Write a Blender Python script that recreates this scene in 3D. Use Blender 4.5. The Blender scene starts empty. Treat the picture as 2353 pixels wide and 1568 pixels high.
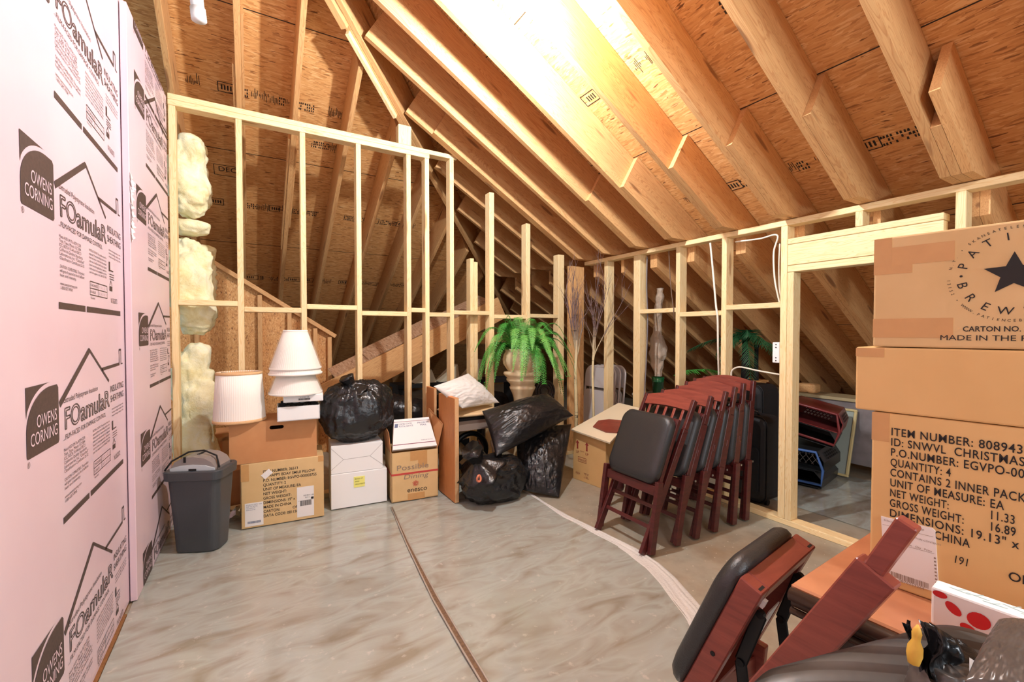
import bpy, bmesh, math, random
from mathutils import Vector, Matrix, noise
random.seed(7)
PI = math.pi
C = bpy.context.scene.collection
SC = bpy.context.scene

# ------------------------------------------------------------------ camera, world, light, exposure
YAW, PITCH, EYE, FPX = math.radians(30.635), math.radians(1.245), 1.299, 1013.3
cam_d = bpy.data.cameras.new('camera'); cam = bpy.data.objects.new('camera', cam_d); C.objects.link(cam)
cam_d.sensor_width = 36.0; cam_d.lens = FPX / 2353 * 36.0; cam_d.clip_start = 0.02
cam.location = (0, 0, EYE)
cam.rotation_euler = (PI / 2 - PITCH, 0, -YAW)
SC.camera = cam
SC.view_settings.view_transform = 'Standard'; SC.view_settings.look = 'None'
SC.view_settings.gamma = 1.0; SC.view_settings.use_curve_mapping = False
SC.view_settings.exposure = 0.12
w = bpy.data.worlds.new('world'); SC.world = w; w.use_nodes = True
w.node_tree.nodes['Background'].inputs['Color'].default_value = (0.82, 0.91, 1.0, 1)
w.node_tree.nodes['Background'].inputs['Strength'].default_value = 0.58

BULB = Vector((1.152, 1.93, 2.940)); BULB_POWER = 400.0
# other attic bulbs behind the camera; the last, low one is added roof fill
for (x, y, z, p) in ((1.1, -1.6, 2.5, 34.0), (1.4, -0.4, 2.5, 40.0), (1.3, -1.5, 1.4, 80.0)):
    ld = bpy.data.lights.new('attic_lamp_and_fill', 'POINT'); ld.energy = p; ld.color = (.88, .94, 1.0); ld.shadow_soft_size = .12
    lo = bpy.data.objects.new('attic_lamp_and_fill', ld); C.objects.link(lo); lo.location = (x, y, z)

# ------------------------------------------------------------------ helpers
def tag(o, label=None, cat=None, group=None, kind=None):
    if label: o['label'] = label
    if cat: o['category'] = cat
    if group: o['group'] = group
    if kind: o['kind'] = kind
    return o
def thing(name, label, cat, loc=(0, 0, 0), rz=0, group=None, kind=None):
    o = bpy.data.objects.new(name, None); C.objects.link(o); o.empty_display_size = .05
    o.matrix_basis = Matrix.Translation(loc) @ Matrix.Rotation(rz, 4, 'Z')
    return tag(o, label, cat, group, kind)
def adopt(o, root):
    if root is not None:
        inv = Matrix.Identity(4); chain = []
        r = root
        while r: chain.append(r.matrix_basis.copy()); r = r.parent
        m = Matrix.Identity(4)
        for c in reversed(chain): m = m @ c
        o.parent = root; o.matrix_basis = m.inverted() @ o.matrix_basis
    return o
def obj(name, bm, m, root=None, M=None, smooth=False, local=False):
    me = bpy.data.meshes.new(name); bm.normal_update(); bm.to_mesh(me); bm.free()
    for mm in (m if isinstance(m, (list, tuple)) else [m]): me.materials.append(mm)
    if smooth:
        for p in me.polygons: p.use_smooth = True
    o = bpy.data.objects.new(name, me); C.objects.link(o)
    if M is not None: o.matrix_basis = M
    if root is not None:
        if local: o.parent = root
        else: adopt(o, root)
    return o
def copy_tree(o, parent=None):
    c = o.copy(); C.objects.link(c)
    if parent: c.parent = parent
    for ch in list(o.children): copy_tree(ch, c)
    return c
def BM(): return bmesh.new()
def T(x, y, z): return Matrix.Translation((x, y, z))
def R(a, ax): return Matrix.Rotation(a, 4, ax)
def frame(origin, x, y):      # matrix with local x, y axes along given world directions
    x = Vector(x).normalized(); y = Vector(y); y = (y - x * x.dot(y)).normalized(); z = x.cross(y)
    m = Matrix((x, y, z)).transposed().to_4x4(); m.translation = Vector(origin); return m
def box(bm, lo, hi, M=None, bev=0, seg=1, mi=0):
    g = bmesh.ops.create_cube(bm, size=1.0)
    vs = g['verts']; lo, hi = Vector(lo), Vector(hi)
    for v in vs:
        v.co = Vector([lo[i] + (v.co[i] + .5) * (hi[i] - lo[i]) for i in range(3)])
    fs = {f for v in vs for f in v.link_faces}
    if bev:
        es = list({e for v in vs for e in v.link_edges})
        r = bmesh.ops.bevel(bm, geom=es, offset=bev, segments=seg, affect='EDGES', profile=.5)
        vs = list({v for f in r['faces'] for v in f.verts} | {v for v in vs if v.is_valid})
        fs = {f for v in vs for f in v.link_faces}
    if M is not None:
        for v in vs: v.co = M @ v.co
    for f in fs: f.material_index = mi
    return vs
def tube(bm, pts, r, n=8, cap=True, closed=False):
    pts = [Vector(p) for p in pts]; rs = r if isinstance(r, (list, tuple)) else [r] * len(pts)
    rings = []; up = None
    for i, p in enumerate(pts):
        if closed: d = pts[(i + 1) % len(pts)] - pts[i - 1]
        else: d = (pts[min(i + 1, len(pts) - 1)] - pts[max(i - 1, 0)])
        d = d.normalized() if d.length > 1e-9 else Vector((0, 0, 1))
        if up is None: up = d.orthogonal().normalized()
        up = (up - d * up.dot(d)); up = up.normalized() if up.length > 1e-6 else d.orthogonal().normalized()
        s = d.cross(up)
        rings.append([bm.verts.new(p + (up * math.cos(2 * PI * k / n) + s * math.sin(2 * PI * k / n)) * rs[i]) for k in range(n)])
    m = len(rings)
    for i in range(m if closed else m - 1):
        a, b = rings[i], rings[(i + 1) % m]
        for k in range(n): bm.faces.new((a[k], a[(k + 1) % n], b[(k + 1) % n], b[k]))
    if cap and not closed:
        bm.faces.new(rings[0][::-1]); bm.faces.new(rings[-1])
def lathe(bm, prof, n=40, M=None, close=True, sx=1, sy=1, flute=None):
    rings = []
    for (r, z) in prof:
        ring = []
        for k in range(n):
            a = 2 * PI * k / n; rr = r * (flute(a, r, z) if flute else 1)
            v = Vector((rr * math.cos(a) * sx, rr * math.sin(a) * sy, z)); ring.append(bm.verts.new(M @ v if M else v))
        rings.append(ring)
    for a, b in zip(rings, rings[1:]):
        for k in range(n): bm.faces.new((a[k], a[(k + 1) % n], b[(k + 1) % n], b[k]))
    if close:
        bm.faces.new(rings[0][::-1]); bm.faces.new(rings[-1])
def prism(bm, poly, z0, z1, M=None, mi=0):   # polygon in local xy extruded along z
    a = [bm.verts.new(M @ Vector((x, y, z0)) if M else Vector((x, y, z0))) for x, y in poly]
    b = [bm.verts.new(M @ Vector((x, y, z1)) if M else Vector((x, y, z1))) for x, y in poly]
    n = len(poly); fs = [bm.faces.new(a[::-1]), bm.faces.new(b)]
    fs += [bm.faces.new((a[i], a[(i + 1) % n], b[(i + 1) % n], b[i])) for i in range(n)]
    for f in fs: f.material_index = mi
    bmesh.ops.recalc_face_normals(bm, faces=fs)
def flat(bm, poly, M, z=0.0, mi=0):
    f = bm.faces.new([bm.verts.new(M @ Vector((x, y, z))) for x, y in poly]); f.material_index = mi; return f
def strip2(bm, a, b, wd, M, z=0.0):
    a, b = Vector(a), Vector(b); d = (b - a).normalized(); n = Vector((-d.y, d.x)) * wd / 2
    flat(bm, [a - n, b - n, b + n, a + n], M, z)
DG = None
def text(bm, s, size, M, x=0, y=0, z=0.0, sx=1.0, align='LEFT', outline=0, space=1.0, shear=0.0, fit=None, bold=0.0):
    cu = bpy.data.curves.new('lettering', 'FONT'); cu.body = s; cu.size = size; cu.align_x = align; cu.space_character = space; cu.shear = shear
    cu.resolution_u = 4 if outline or size > .02 else 2
    if bold: cu.offset = bold * size
    o = bpy.data.objects.new('lettering', cu); C.objects.link(o)
    dg = bpy.context.evaluated_depsgraph_get(); me = bpy.data.meshes.new_from_object(o.evaluated_get(dg))
    if outline:                                   # keep only a thin line along the letters' contour
        src = BM(); src.from_mesh(me); bmesh.ops.remove_doubles(src, verts=src.verts, dist=1e-6); dst = BM()
        for e in src.edges:
            if len(e.link_faces) == 1 and e.calc_length() > 1e-6: strip2(dst, e.verts[0].co.xy, e.verts[1].co.xy, outline, Matrix.Identity(4))
        src.free(); dst.to_mesh(me); dst.free()
    n0 = len(bm.verts); bm.from_mesh(me); bm.verts.ensure_lookup_table()
    vs = bm.verts[n0:]
    if fit and vs:
        xs = [v.co.x for v in vs]; sx = fit / max(1e-6, max(xs) - min(xs))
    for v in vs: v.co = M @ Vector((v.co.x * sx + x, v.co.y + y, v.co.z + z))
    bpy.data.objects.remove(o); bpy.data.curves.remove(cu); bpy.data.meshes.remove(me)
def pxl(px, py, n, d):        # the point where the sight line through a photo pixel meets the plane n.P = d
    r = (px - 1176.5) / FPX; u = -(py - 784) / FPX
    fw = math.cos(PITCH) + u * math.sin(PITCH); z = u * math.cos(PITCH) - math.sin(PITCH)
    v = Vector((r * math.cos(YAW) + fw * math.sin(YAW), -r * math.sin(YAW) + fw * math.cos(YAW), z)); n = Vector(n); o = Vector((0, 0, EYE))
    return o + v * ((d - n.dot(o)) / n.dot(v))
def atY(px, py, y): return pxl(px, py, (0, 1, 0), y)
def atX(px, py, x): return pxl(px, py, (1, 0, 0), x)
def atZ(px, py, z=0): return pxl(px, py, (0, 0, 1), z)
def atD(px, py, d): return pxl(px, py, (math.sin(YAW), math.cos(YAW), 0), d)

# ------------------------------------------------------------------ materials
def S(r, g, b):
    f = lambda c: (c / 255 / 12.92) if c <= 10 else ((c / 255 + .055) / 1.055) ** 2.4
    return (f(r), f(g), f(b), 1)
class NT:
    def __init__(s, name):
        s.m = bpy.data.materials.new(name); s.m.use_nodes = True; s.t = s.m.node_tree; s.b = s.t.nodes['Principled BSDF']
    def n(s, typ, **kw):
        o = s.t.nodes.new(typ)
        for k, v in kw.items():
            if k.startswith('i_'): o.inputs[k[2:].replace('_', ' ')].default_value = v
            else: setattr(o, k, v)
        return o
    def l(s, a, b): s.t.links.new(a, b)
    def coords(s, scale=(1, 1, 1), rnd=True, kind='Object', loc=None):
        tc = s.n('ShaderNodeTexCoord'); mp = s.n('ShaderNodeMapping'); mp.inputs['Scale'].default_value = scale
        src = tc.outputs[kind]
        if rnd:
            oi = s.n('ShaderNodeObjectInfo'); mu = s.n('ShaderNodeMath', operation='MULTIPLY'); mu.inputs[1].default_value = 37.3
            s.l(oi.outputs['Random'], mu.inputs[0]); va = s.n('ShaderNodeVectorMath', operation='ADD'); s.l(src, va.inputs[0]); s.l(mu.outputs[0], va.inputs[1]); src = va.outputs[0]
        s.l(src, mp.inputs['Vector']); return mp.outputs[0]
    def noise(s, vec, scale, detail=3, rough=.5, dist=0):
        o = s.n('ShaderNodeTexNoise'); o.inputs['Scale'].default_value = scale; o.inputs['Detail'].default_value = detail
        o.inputs['Roughness'].default_value = rough; o.inputs['Distortion'].default_value = dist; s.l(vec, o.inputs['Vector']); return o
    def ramp(s, fac, stops, interp='LINEAR'):
        o = s.n('ShaderNodeValToRGB'); e = o.color_ramp.elements; o.color_ramp.interpolation = interp
        while len(e) < len(stops): e.new(.5)
        for k, (p, c) in enumerate(stops): e[k].position = p; e[k].color = c
        s.l(fac, o.inputs[0]); return o.outputs[0]
    def mix(s, fac, a, b, blend='MIX'):
        o = s.n('ShaderNodeMix', data_type='RGBA', blend_type=blend)
        for k, v in ((0, fac), (6, a), (7, b)):
            if hasattr(v, 'default_value') or hasattr(v, 'is_linked'): s.l(v, o.inputs[k])
            else: o.inputs[k].default_value = v
        return o.outputs[2]
    def bump(s, h, strength=.3, dist=.01):
        o = s.n('ShaderNodeBump'); o.inputs['Strength'].default_value = strength; o.inputs['Distance'].default_value = dist
        s.l(h, o.inputs['Height']); s.l(o.outputs[0], s.b.inputs['Normal'])
    def set(s, **kw):
        for k, v in kw.items():
            k = k.replace('_', ' '); i = s.b.inputs[k]
            if hasattr(v, 'is_linked'): s.l(v, i)
            else: i.default_value = v
        return s
def plain(name, col, rough=.6, bump=0, bscale=40, var=0, **kw):
    t = NT(name); t.set(Roughness=rough, **kw)
    if var or bump:
        v = t.coords(rnd=True); nz = t.noise(v, bscale, 4)
        d = tuple(c * (1 - var) for c in col[:3]) + (1,)
        t.set(Base_Color=t.ramp(nz.outputs['Fac'], [(.3, d), (.7, col)]))
        if bump: t.bump(nz.outputs['Fac'], bump, .004)
    else: t.set(Base_Color=col)
    return t.m
def lumber_mat(name, light, mid, dark, knots=.75):
    t = NT(name); v = t.coords((.9, 9, 9))
    lo = t.noise(v, 1.6, 2, .5, 1.2)
    sep = t.n('ShaderNodeMath', operation='MULTIPLY'); sep.inputs[1].default_value = 16; t.l(lo.outputs['Fac'], sep.inputs[0])
    sn = t.n('ShaderNodeMath', operation='FRACT'); t.l(sep.outputs[0], sn.inputs[0])
    col = t.ramp(sn.outputs[0], [(0, light), (.55, light), (.9, mid), (1, light)])
    fine = t.noise(t.coords((2, 60, 60)), 3, 2); col = t.mix(t.ramp(fine.outputs['Fac'], [(.35, (0, 0, 0, 1)), (.75, (.55, .55, .55, 1))]), col, mid)
    vo = t.n('ShaderNodeTexVoronoi'); vo.inputs['Scale'].default_value = 1.0; t.l(t.coords((1.5, 9, 9)), vo.inputs['Vector'])
    k = t.ramp(vo.outputs['Distance'], [(0, (knots,) * 3 + (1,)), (.10, (knots * .9,) * 3 + (1,)), (.16, (0, 0, 0, 1))])
    col = t.mix(k, col, dark)
    oi = t.n('ShaderNodeObjectInfo'); hv = t.n('ShaderNodeHueSaturation'); r1 = t.n('ShaderNodeMapRange')
    r1.inputs['To Min'].default_value = .86; r1.inputs['To Max'].default_value = 1.08; t.l(oi.outputs['Random'], r1.inputs[0]); t.l(r1.outputs[0], hv.inputs['Value'])
    t.l(col, hv.inputs['Color']); t.set(Base_Color=hv.outputs[0], Roughness=.62); t.bump(fine.outputs['Fac'], .12, .002)
    return t.m
def osb_mat(name, cols, seam=None, dirt=0.0):
    t = NT(name); col = None; tc = t.n('ShaderNodeTexCoord')
    wob = t.noise(tc.outputs['Object'], 3.0, 2)
    for i, (ang, sc) in enumerate(((.12, (110, 18, 60)), (.75, (120, 22, 60)), (-.6, (130, 20, 60)))):
        mp = t.n('ShaderNodeMapping'); mp.inputs['Rotation'].default_value = (0, 0, ang); mp.inputs['Scale'].default_value = sc; mp.inputs['Location'].default_value = (i * 3.1, i * 1.7, 0)
        va = t.n('ShaderNodeVectorMath', operation='MULTIPLY_ADD'); va.inputs[1].default_value = (.06, .06, .06); t.l(wob.outputs['Color'], va.inputs[0]); t.l(tc.outputs['Object'], va.inputs[2])
        t.l(va.outputs[0], mp.inputs['Vector'])
        vo = t.n('ShaderNodeTexVoronoi'); vo.inputs['Scale'].default_value = 1.0; t.l(mp.outputs[0], vo.inputs['Vector'])
        se = t.n('ShaderNodeSeparateColor'); t.l(vo.outputs['Color'], se.inputs[0])
        c = t.ramp(se.outputs[0], [(0, cols[0]), (.03, cols[1]), (.25, cols[2]), (.8, cols[3]), (1, cols[4])])
        if col is None: col = c; h = se.outputs[1]
        else:
            msk = t.ramp(se.outputs[1], [(.55, (0, 0, 0, 1)), (.6, (1, 1, 1, 1))]); col = t.mix(msk, col, c)
    if seam:
        sx = t.n('ShaderNodeSeparateXYZ'); t.l(tc.outputs['Object'], sx.inputs[0])
        def line(out, per, wd):
            d = t.n('ShaderNodeMath', operation='DIVIDE'); d.inputs[1].default_value = per; t.l(out, d.inputs[0])
            f = t.n('ShaderNodeMath', operation='FRACT'); t.l(d.outputs[0], f.inputs[0])
            l = t.n('ShaderNodeMath', operation='LESS_THAN'); l.inputs[1].default_value = wd / per; t.l(f.outputs[0], l.inputs[0]); return l.outputs[0]
        col = t.mix(line(sx.outputs[0], 1.22, .007), col, S(40, 26, 18))
    t.set(Base_Color=col, Roughness=.65); t.bump(h, .15, .002); return t.m
M = {}
M['stud'] = lumber_mat('stud_pine', S(246, 222, 172), S(234, 198, 138), S(160, 106, 60), .7)
M['rafter'] = lumber_mat('rafter_pine', S(224, 176, 118), S(200, 144, 90), S(112, 62, 34))
M['osb'] = osb_mat('osb_sheathing', [S(120, 74, 40), S(188, 130, 74), S(212, 154, 92), S(222, 168, 106), S(232, 188, 130)], seam=True)
M['osb2'] = osb_mat('osb_wall', [S(120, 74, 40), S(188, 130, 74), S(212, 154, 92), S(222, 168, 106), S(232, 188, 130)])
M['osb3'] = osb_mat('weathered_osb', [S(104, 74, 54), S(160, 120, 88), S(182, 142, 108), S(194, 158, 126), S(206, 176, 148)])
M['ink'] = plain('black_ink', S(30, 26, 24), .7)
# ------------------------------------------------------------------ the attic shell
TN, SL = .597, math.hypot(1, .597)
ZR, ZB = 3.771, 5.323            # heights of the rafter bottoms: right slope z = ZR - TN x, back slope z = ZB - TN y
HIP = 2.6                        # plan line of the hip: y = x + HIP
DEP = .286                       # rafter depth
VO = DEP * SL                    # vertical offset from rafter bottom to sheathing
def lum(name, p0, p1, wd, dp, up, mat, root=None, bev=.0025):
    """one piece of lumber from p0 to p1 (centre line), wd across, dp along 'up'"""
    p0, p1 = Vector(p0), Vector(p1); d = p1 - p0; L = d.length; x = d.normalized()
    u = Vector(up); u = (u - x * x.dot(u)).normalized(); y = u.cross(x)
    m = Matrix((x, y, u)).transposed().to_4x4(); m.translation = (p0 + p1) / 2
    bm = BM(); box(bm, (-L / 2, -wd / 2, -dp / 2), (L / 2, wd / 2, dp / 2), bev=bev)
    return obj(name, bm, mat, root, m)
def post(name, x0, x1, y0, y1, z0, z1, mat, root=None):
    bm = BM(); wx, wy, L = x1 - x0, y1 - y0, z1 - z0
    box(bm, (-L / 2, -wx / 2, -wy / 2), (L / 2, wx / 2, wy / 2), bev=.0025)
    m = Matrix(((0, 0, 1), (1, 0, 0), (0, 1, 0))).transposed().to_4x4(); m.translation = ((x0 + x1) / 2, (y0 + y1) / 2, (z0 + z1) / 2)
    return obj(name, bm, mat, root, m)
# floor
def floor_mat():
    t = NT('concrete_floor'); v = t.coords(rnd=False)
    a = t.noise(v, 1.6, 5, .6); b = t.noise(v, 9, 4, .6)
    c = t.ramp(a.outputs['Fac'], [(.30, S(150, 128, 100)), (.5, S(168, 160, 142)), (.7, S(160, 160, 146))])
    c = t.mix(t.ramp(b.outputs['Fac'], [(.45, (0, 0, 0, 1)), (.8, (.5, .5, .5, 1))]), c, S(126, 116, 98))
    vo = t.n('ShaderNodeTexVoronoi'); vo.inputs['Scale'].default_value = 26; t.l(v, vo.inputs['Vector'])
    c = t.mix(t.ramp(vo.outputs['Distance'], [(0, (1, 1, 1, 1)), (.09, (1, 1, 1, 1)), (.11, (0, 0, 0, 1))]), c, S(208, 200, 184))
    t.set(Base_Color=c, Roughness=.45); t.bump(b.outputs['Fac'], .08, .004); return t.m
bm = BM(); box(bm, (-2.0, -2.5, -.08), (6.95, 9.6, 0)); tag(obj('floor', bm, floor_mat()), 'grey concrete attic floor', kind='structure')
# roof sheathing: two slopes meeting on the hip, built as slabs 12 mm thick
def slab(name, pts, up, M_, mat, th=.012):
    inv = M_.inverted(); bm = BM(); up = Vector(up)
    a = [bm.verts.new(inv @ Vector(p)) for p in pts]; b = [bm.verts.new(inv @ (Vector(p) + up * th)) for p in pts]
    n = len(pts); fs = [bm.faces.new(a), bm.faces.new(b[::-1])] + [bm.faces.new((a[i], b[i], b[(i + 1) % n], a[(i + 1) % n])) for i in range(n)]
    bmesh.ops.recalc_face_normals(bm, faces=fs); return obj(name, bm, mat, None, M_)
zr = lambda x: ZR + VO - TN * x
zb = lambda y: ZB + VO - TN * y
xt, xe = -1.6, 6.90
Mr = frame((2.91 / SL, 0, zr(2.91 / SL)), (1, 0, -TN), (0, 1, 0))
roof_r = slab('ceiling', [(xt, -2.5, zr(xt)), (xe, -2.5, zr(xe)), (xe, xe + HIP, zr(xe)), (xt, xt + HIP, zr(xt))], (0, 0, 1), Mr, M['osb'])
tag(roof_r, 'sloping oriented-strand-board roof sheathing above the cartons', kind='structure')
Mb = frame((0, 4.17 / SL, zb(4.17 / SL)), (0, 1, -TN), (1, 0, 0))
roof_b = slab('ceiling.001', [(xt, xt + HIP, zb(xt + HIP)), (xe, xe + HIP, zb(xe + HIP)), (-1.6, xe + HIP, zb(xe + HIP))], (0, 0, 1), Mb, M['osb'])
tag(roof_b, 'sloping oriented-strand-board roof sheathing behind the lampshades', kind='structure')
# ink stamps printed on the sheathing
def stamps(root, M_, rows, seed):
    rnd = random.Random(seed); bm = BM()
    for (s, y0, y1) in rows:
        y = y0
        while y < y1:
            k = rnd.random()
            if k < .30:
                for i in range(rnd.randint(5, 11)):
                    a = rnd.uniform(.02, .09); o = rnd.uniform(-.02, .02); flat(bm, [(s + o - a / 2, y), (s + o + a / 2, y), (s + o + a / 2, y + .004), (s + o - a / 2, y + .004)], M_); y += rnd.uniform(.007, .014)
            elif k < .6:
                for i in range(rnd.randint(3, 7)):
                    for q in range(3):
                        if rnd.random() < .8:
                            o = -.03 + q * .026; flat(bm, [(s + o, y), (s + o + .018, y), (s + o + .018, y + rnd.uniform(.006, .012)), (s + o, y + .008)], M_)
                    y += rnd.uniform(.012, .018)
            elif k < .75:
                wd = rnd.uniform(.09, .14)
                for (a, b) in (((s - .04, y), (s - .04, y + wd)), ((s + .04, y), (s + .04, y + wd)), ((s - .04, y), (s + .04, y)), ((s - .04, y + wd), (s + .04, y + wd))): strip2(bm, a, b, .006, M_)
                for i in range(4): flat(bm, [(s - .02, y + .02 + i * .02), (s + .02, y + .02 + i * .02), (s + .02, y + .03 + i * .02), (s - .02, y + .03 + i * .02)], M_)
                y += wd + .02
            else: y += rnd.uniform(.03, .09)
        y = y0
    return obj('ink_stamp', bm, M['ink'], root)
Mz = Mb @ T(0, 0, -.001); 
# local x of Mb is slope length from the seam, local y runs along world x; z points down into the attic or up: put ink on the lower face
zs = -1 if (Mb.to_3x3() @ Vector((0, 0, 1))).z > 0 else 1
o = stamps(roof_b, Mb @ T(0, 0, .0015 * zs), [(.63, -.40, .75), (1.86, -.42, 1.7), (3.05, -.1, 2.2), (.98, .45, .7)], 3)
bm = BM(); text(bm, 'DEC', .075, Mb @ T(1.47, -.24, .0016 * zs) @ Matrix(((0, -1, 0, 0), (1, 0, 0, 0), (0, 0, 1, 0), (0, 0, 0, 1))) @ (R(PI, 'X') if zs < 0 else Matrix.Identity(4)))
for a, b in (((1.40, -.27), (1.40, -.05)), ((1.52, -.27), (1.52, -.05)), ((1.40, -.27), (1.52, -.27)), ((1.40, -.05), (1.52, -.05))): strip2(bm, a, b, .005, Mb @ T(0, 0, .0015 * zs))
obj('ink_stamp', bm, M['ink'], roof_b)
zs = -1 if (Mr.to_3x3() @ Vector((0, 0, 1))).z > 0 else 1
Ms = Mr @ T(0, 0, .0015 * zs)
stamps(roof_r, Ms, [(-.56, 1.72, 1.96), (-.56, 1.25, 1.35), (.54, 1.72, 1.92), (.54, 1.28, 1.54), (.54, .86, 1.12), (.54, 2.1, 2.36), (-.56, 2.15, 2.3)], 11)
# rafters of the right slope
order = ['uppermost', 'second', 'third', 'fourth', 'fifth', 'sixth', 'seventh', 'eighth', 'ninth', 'tenth']
perp_r = Vector((TN, 0, 1)).normalized(); perp_b = Vector((0, TN, 1)).normalized()
def rafter_piece(name, y0, y1, x0, x1, trim, root):
    """rafter or doubling board in a vertical plane, with a birdsmouth notch where it sits on the knee wall"""
    b = lambda x: ZR - TN * x
    nz = HR + .004; pts = [(x0, b(x0))]
    if x1 > XR + .2 and x0 < 2.8: pts += [((ZR - nz) / TN, nz), (XR + .095, nz), (XR + .095, b(XR + .095))]
    pts += [(x1, b(x1))]
    t = Vector((perp_r.x, perp_r.z)) * (DEP - trim)
    pts += [(x1 + t.x, b(x1) + t.y), (x0 + t.x, b(x0) + t.y)]
    mid = Vector(((x0 + x1) / 2, (y0 + y1) / 2, b((x0 + x1) / 2))); m = frame(mid, (1, 0, -TN), (0, -1, 0))   # local x down the slope, z across the board depth
    inv = m.inverted(); bm = BM(); a = [bm.verts.new(inv @ Vector((px, y0, pz))) for px, pz in pts]; c = [bm.verts.new(inv @ Vector((px, y1, pz))) for px, pz in pts]; n = len(pts)
    fs = [bm.faces.new(a), bm.faces.new(c[::-1])] + [bm.faces.new((a[i], c[i], c[(i + 1) % n], a[(i + 1) % n])) for i in range(n)]
    bmesh.ops.recalc_face_normals(bm, faces=fs)
    return obj(name, bm, M['rafter'], root, m)
def rafter_r(yfar, x0, x1, label, sis=None, nsis=1):
    r = thing('rafter', label, 'rafter', (x0, yfar - .019, ZR - TN * x0), group='rafters of the roof slope over the cartons')
    rafter_piece('beam', yfar - .038, yfar, x0, x1, .004, r)
    for k in range(nsis if sis else 0):
        ya = yfar - .0385 * (k + 1) - .038
        rafter_piece('sister_board', ya, ya + .037, sis - k * .16, min(x1, 5.6), .006, r)
    return r
XR, HR = 3.07, 2.04
Yr = [.80, 1.205, 1.615, 2.02, 2.46, 2.85, 3.22, 3.63]
for i, y in enumerate(Yr):
    lab = ['near rafter with two boards doubled beside it above the top carton', 'rafter above the doorway header, doubled by one long grained board', 'rafter over the first stud beside the doorway, shaded broad side',
           'rafter that carries the bare bulb, doubled low down by a pale-ended board', 'brightly lit knotty rafter just beyond the bare bulb', 'long shaded rafter with dark round knots, second beyond the bulb',
           'shaded rafter meeting the hip beam, third beyond the bulb', 'rafter touching the top corner of the framed back wall'][i]
    rafter_r(y, max(-1.2, y - HIP + .085), 6.5, lab, [2.62, 2.36, 2.36, 2.36, 2.36, 2.36, None, 1.34][i], 2 if i == 0 else 1)
rafter_r(.395, -1.2, 6.5, 'rafter nearest the camera, mostly hidden above the top carton')
for i, y in enumerate((4.04, 4.45, 4.85, 5.26, 5.66, 6.07)):
    rafter_r(y, y - HIP + .085, 6.5, ['dim rafter seen through the sloping studs, %s behind the framed back wall' % order[k] for k in (1, 1, 2, 3, 4, 5)][i].replace('second behind', 'first behind' if i == 0 else 'second behind'))
# rafters of the back slope
Xb = [-.445, -.037, .340, .748, 1.155, 1.560, 1.965, 2.37, 2.78]
bl = ['rafter at the top of the pink foam wall', 'rafter with thin battens beside it, above the first tall stud', 'rafter above the second tall stud by the lampshades', 'rafter meeting the hip beam above the fourth tall stud',
      'rafter behind the short post that holds the hip', 'sloping rafter behind the last three tall studs', 'rafter low behind the tall stud at the wall corner', 'dim rafter behind the short sloping studs', 'dimmest rafter behind the fern']
for i, x in enumerate(Xb):
    xx = x - .019; y0 = xx + HIP + .11; c = perp_b * (DEP / 2)
    r = thing('rafter', bl[i], 'rafter', (xx, y0, ZB - TN * y0), group='rafters of the roof slope behind the lampshades')
    p0 = Vector((xx, y0, ZB - TN * y0)) + c; p1 = Vector((xx, 8.4, ZB - TN * 8.4)) + c
    lum('beam', p0, p1, .038, DEP - .004, perp_b, M['rafter'], r)
    if i in (1, 2):
        for s, ya, yb in ((-.028, 3.65 if i == 1 else 4.1, 5.3), (.028, 3.35 if i == 1 else 3.9, 5.0)):
            q0 = Vector((xx + s, ya, ZB - TN * ya)) + perp_b * .06; q1 = Vector((xx + s, yb, ZB - TN * yb)) + perp_b * .06
            lum('batten', q0, q1, .016, .09, perp_b, M['rafter'], r, bev=.001)
# the hip beam, doubled
hd = Vector((1, 1, -TN)).normalized(); side = Vector((1, -1, 0)).normalized(); hu = hd.cross(side); hu = hu if hu.z > 0 else -hu
hip = thing('hip_rafter', 'doubled hip rafter where the two roof slopes meet, running down behind the framed wall', 'rafter', (1.1, 1.1 + HIP, 2.98))
def hz(x): return ZR - TN * x
for k, (s, dz, dp, xa, xb) in enumerate(((-.021, -.02, .29, -1.0, 6.1), (.021, -.02, .29, -1.0, 1.34))):
    a = Vector((xa, xa + HIP, hz(xa) + dz)) + side * s; b = Vector((xb, xb + HIP, hz(xb) + dz)) + side * s
    lum('ply', a + hu * dp / 2, b + hu * dp / 2, .040, dp, hu, M['rafter'], hip)
a = Vector((.62, .62 + HIP, hz(.62) - .03)) - side * .03; b = Vector((1.08, 1.08 + HIP, hz(1.08) - .03)) - side * .03
lum('scab_board', a, b, .03, .05, hu, M['stud'], hip)
a = Vector((-.2, -.2 + HIP, hz(-.2) - .03)) - side * .03; b = Vector((.6, .6 + HIP, hz(.6) - .03)) - side * .03
lum('scab_board', a, b, .05, .04, hu, M['rafter'], hip)
# framed back wall (studs 38 x 89 at 406 mm)
D = 3.669
wb = thing('wall_back', 'open stud wall behind the stored boxes', None, (0, D, 0), kind='structure')
HT = 2.868
lum('top_plate', (-.455, D + .0445, HT - .019), (1.60, D + .0445, HT - .019), .089, .037, (0, 0, 1), M['stud'], wb)
lum('top_plate', (-.455, D + .0445, HT - .057), (1.345, D + .0445, HT - .057), .089, .037, (0, 0, 1), M['stud'], wb)
lum('bottom_plate', (-.455, D + .0445, .019), (3.07, D + .0445, .019), .089, .037, (0, 0, 1), M['stud'], wb)
for x in (-.453, -.077, .330, .734, 1.141, 1.303): post('stud', x, x + .038, D, D + .089, .038, HT - .077, M['stud'], wb)
post('stud', 1.533, 1.571, D, D + .089, .038, HT - .038, M['stud'], wb)
for x, zt in ((1.929, 2.60), (2.334, 2.36), (2.727, 2.09)): post('stud', x, x + (.05 if x < 2.7 else .075), D, D + .089, .038, zt, M['stud'], wb)
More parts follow.
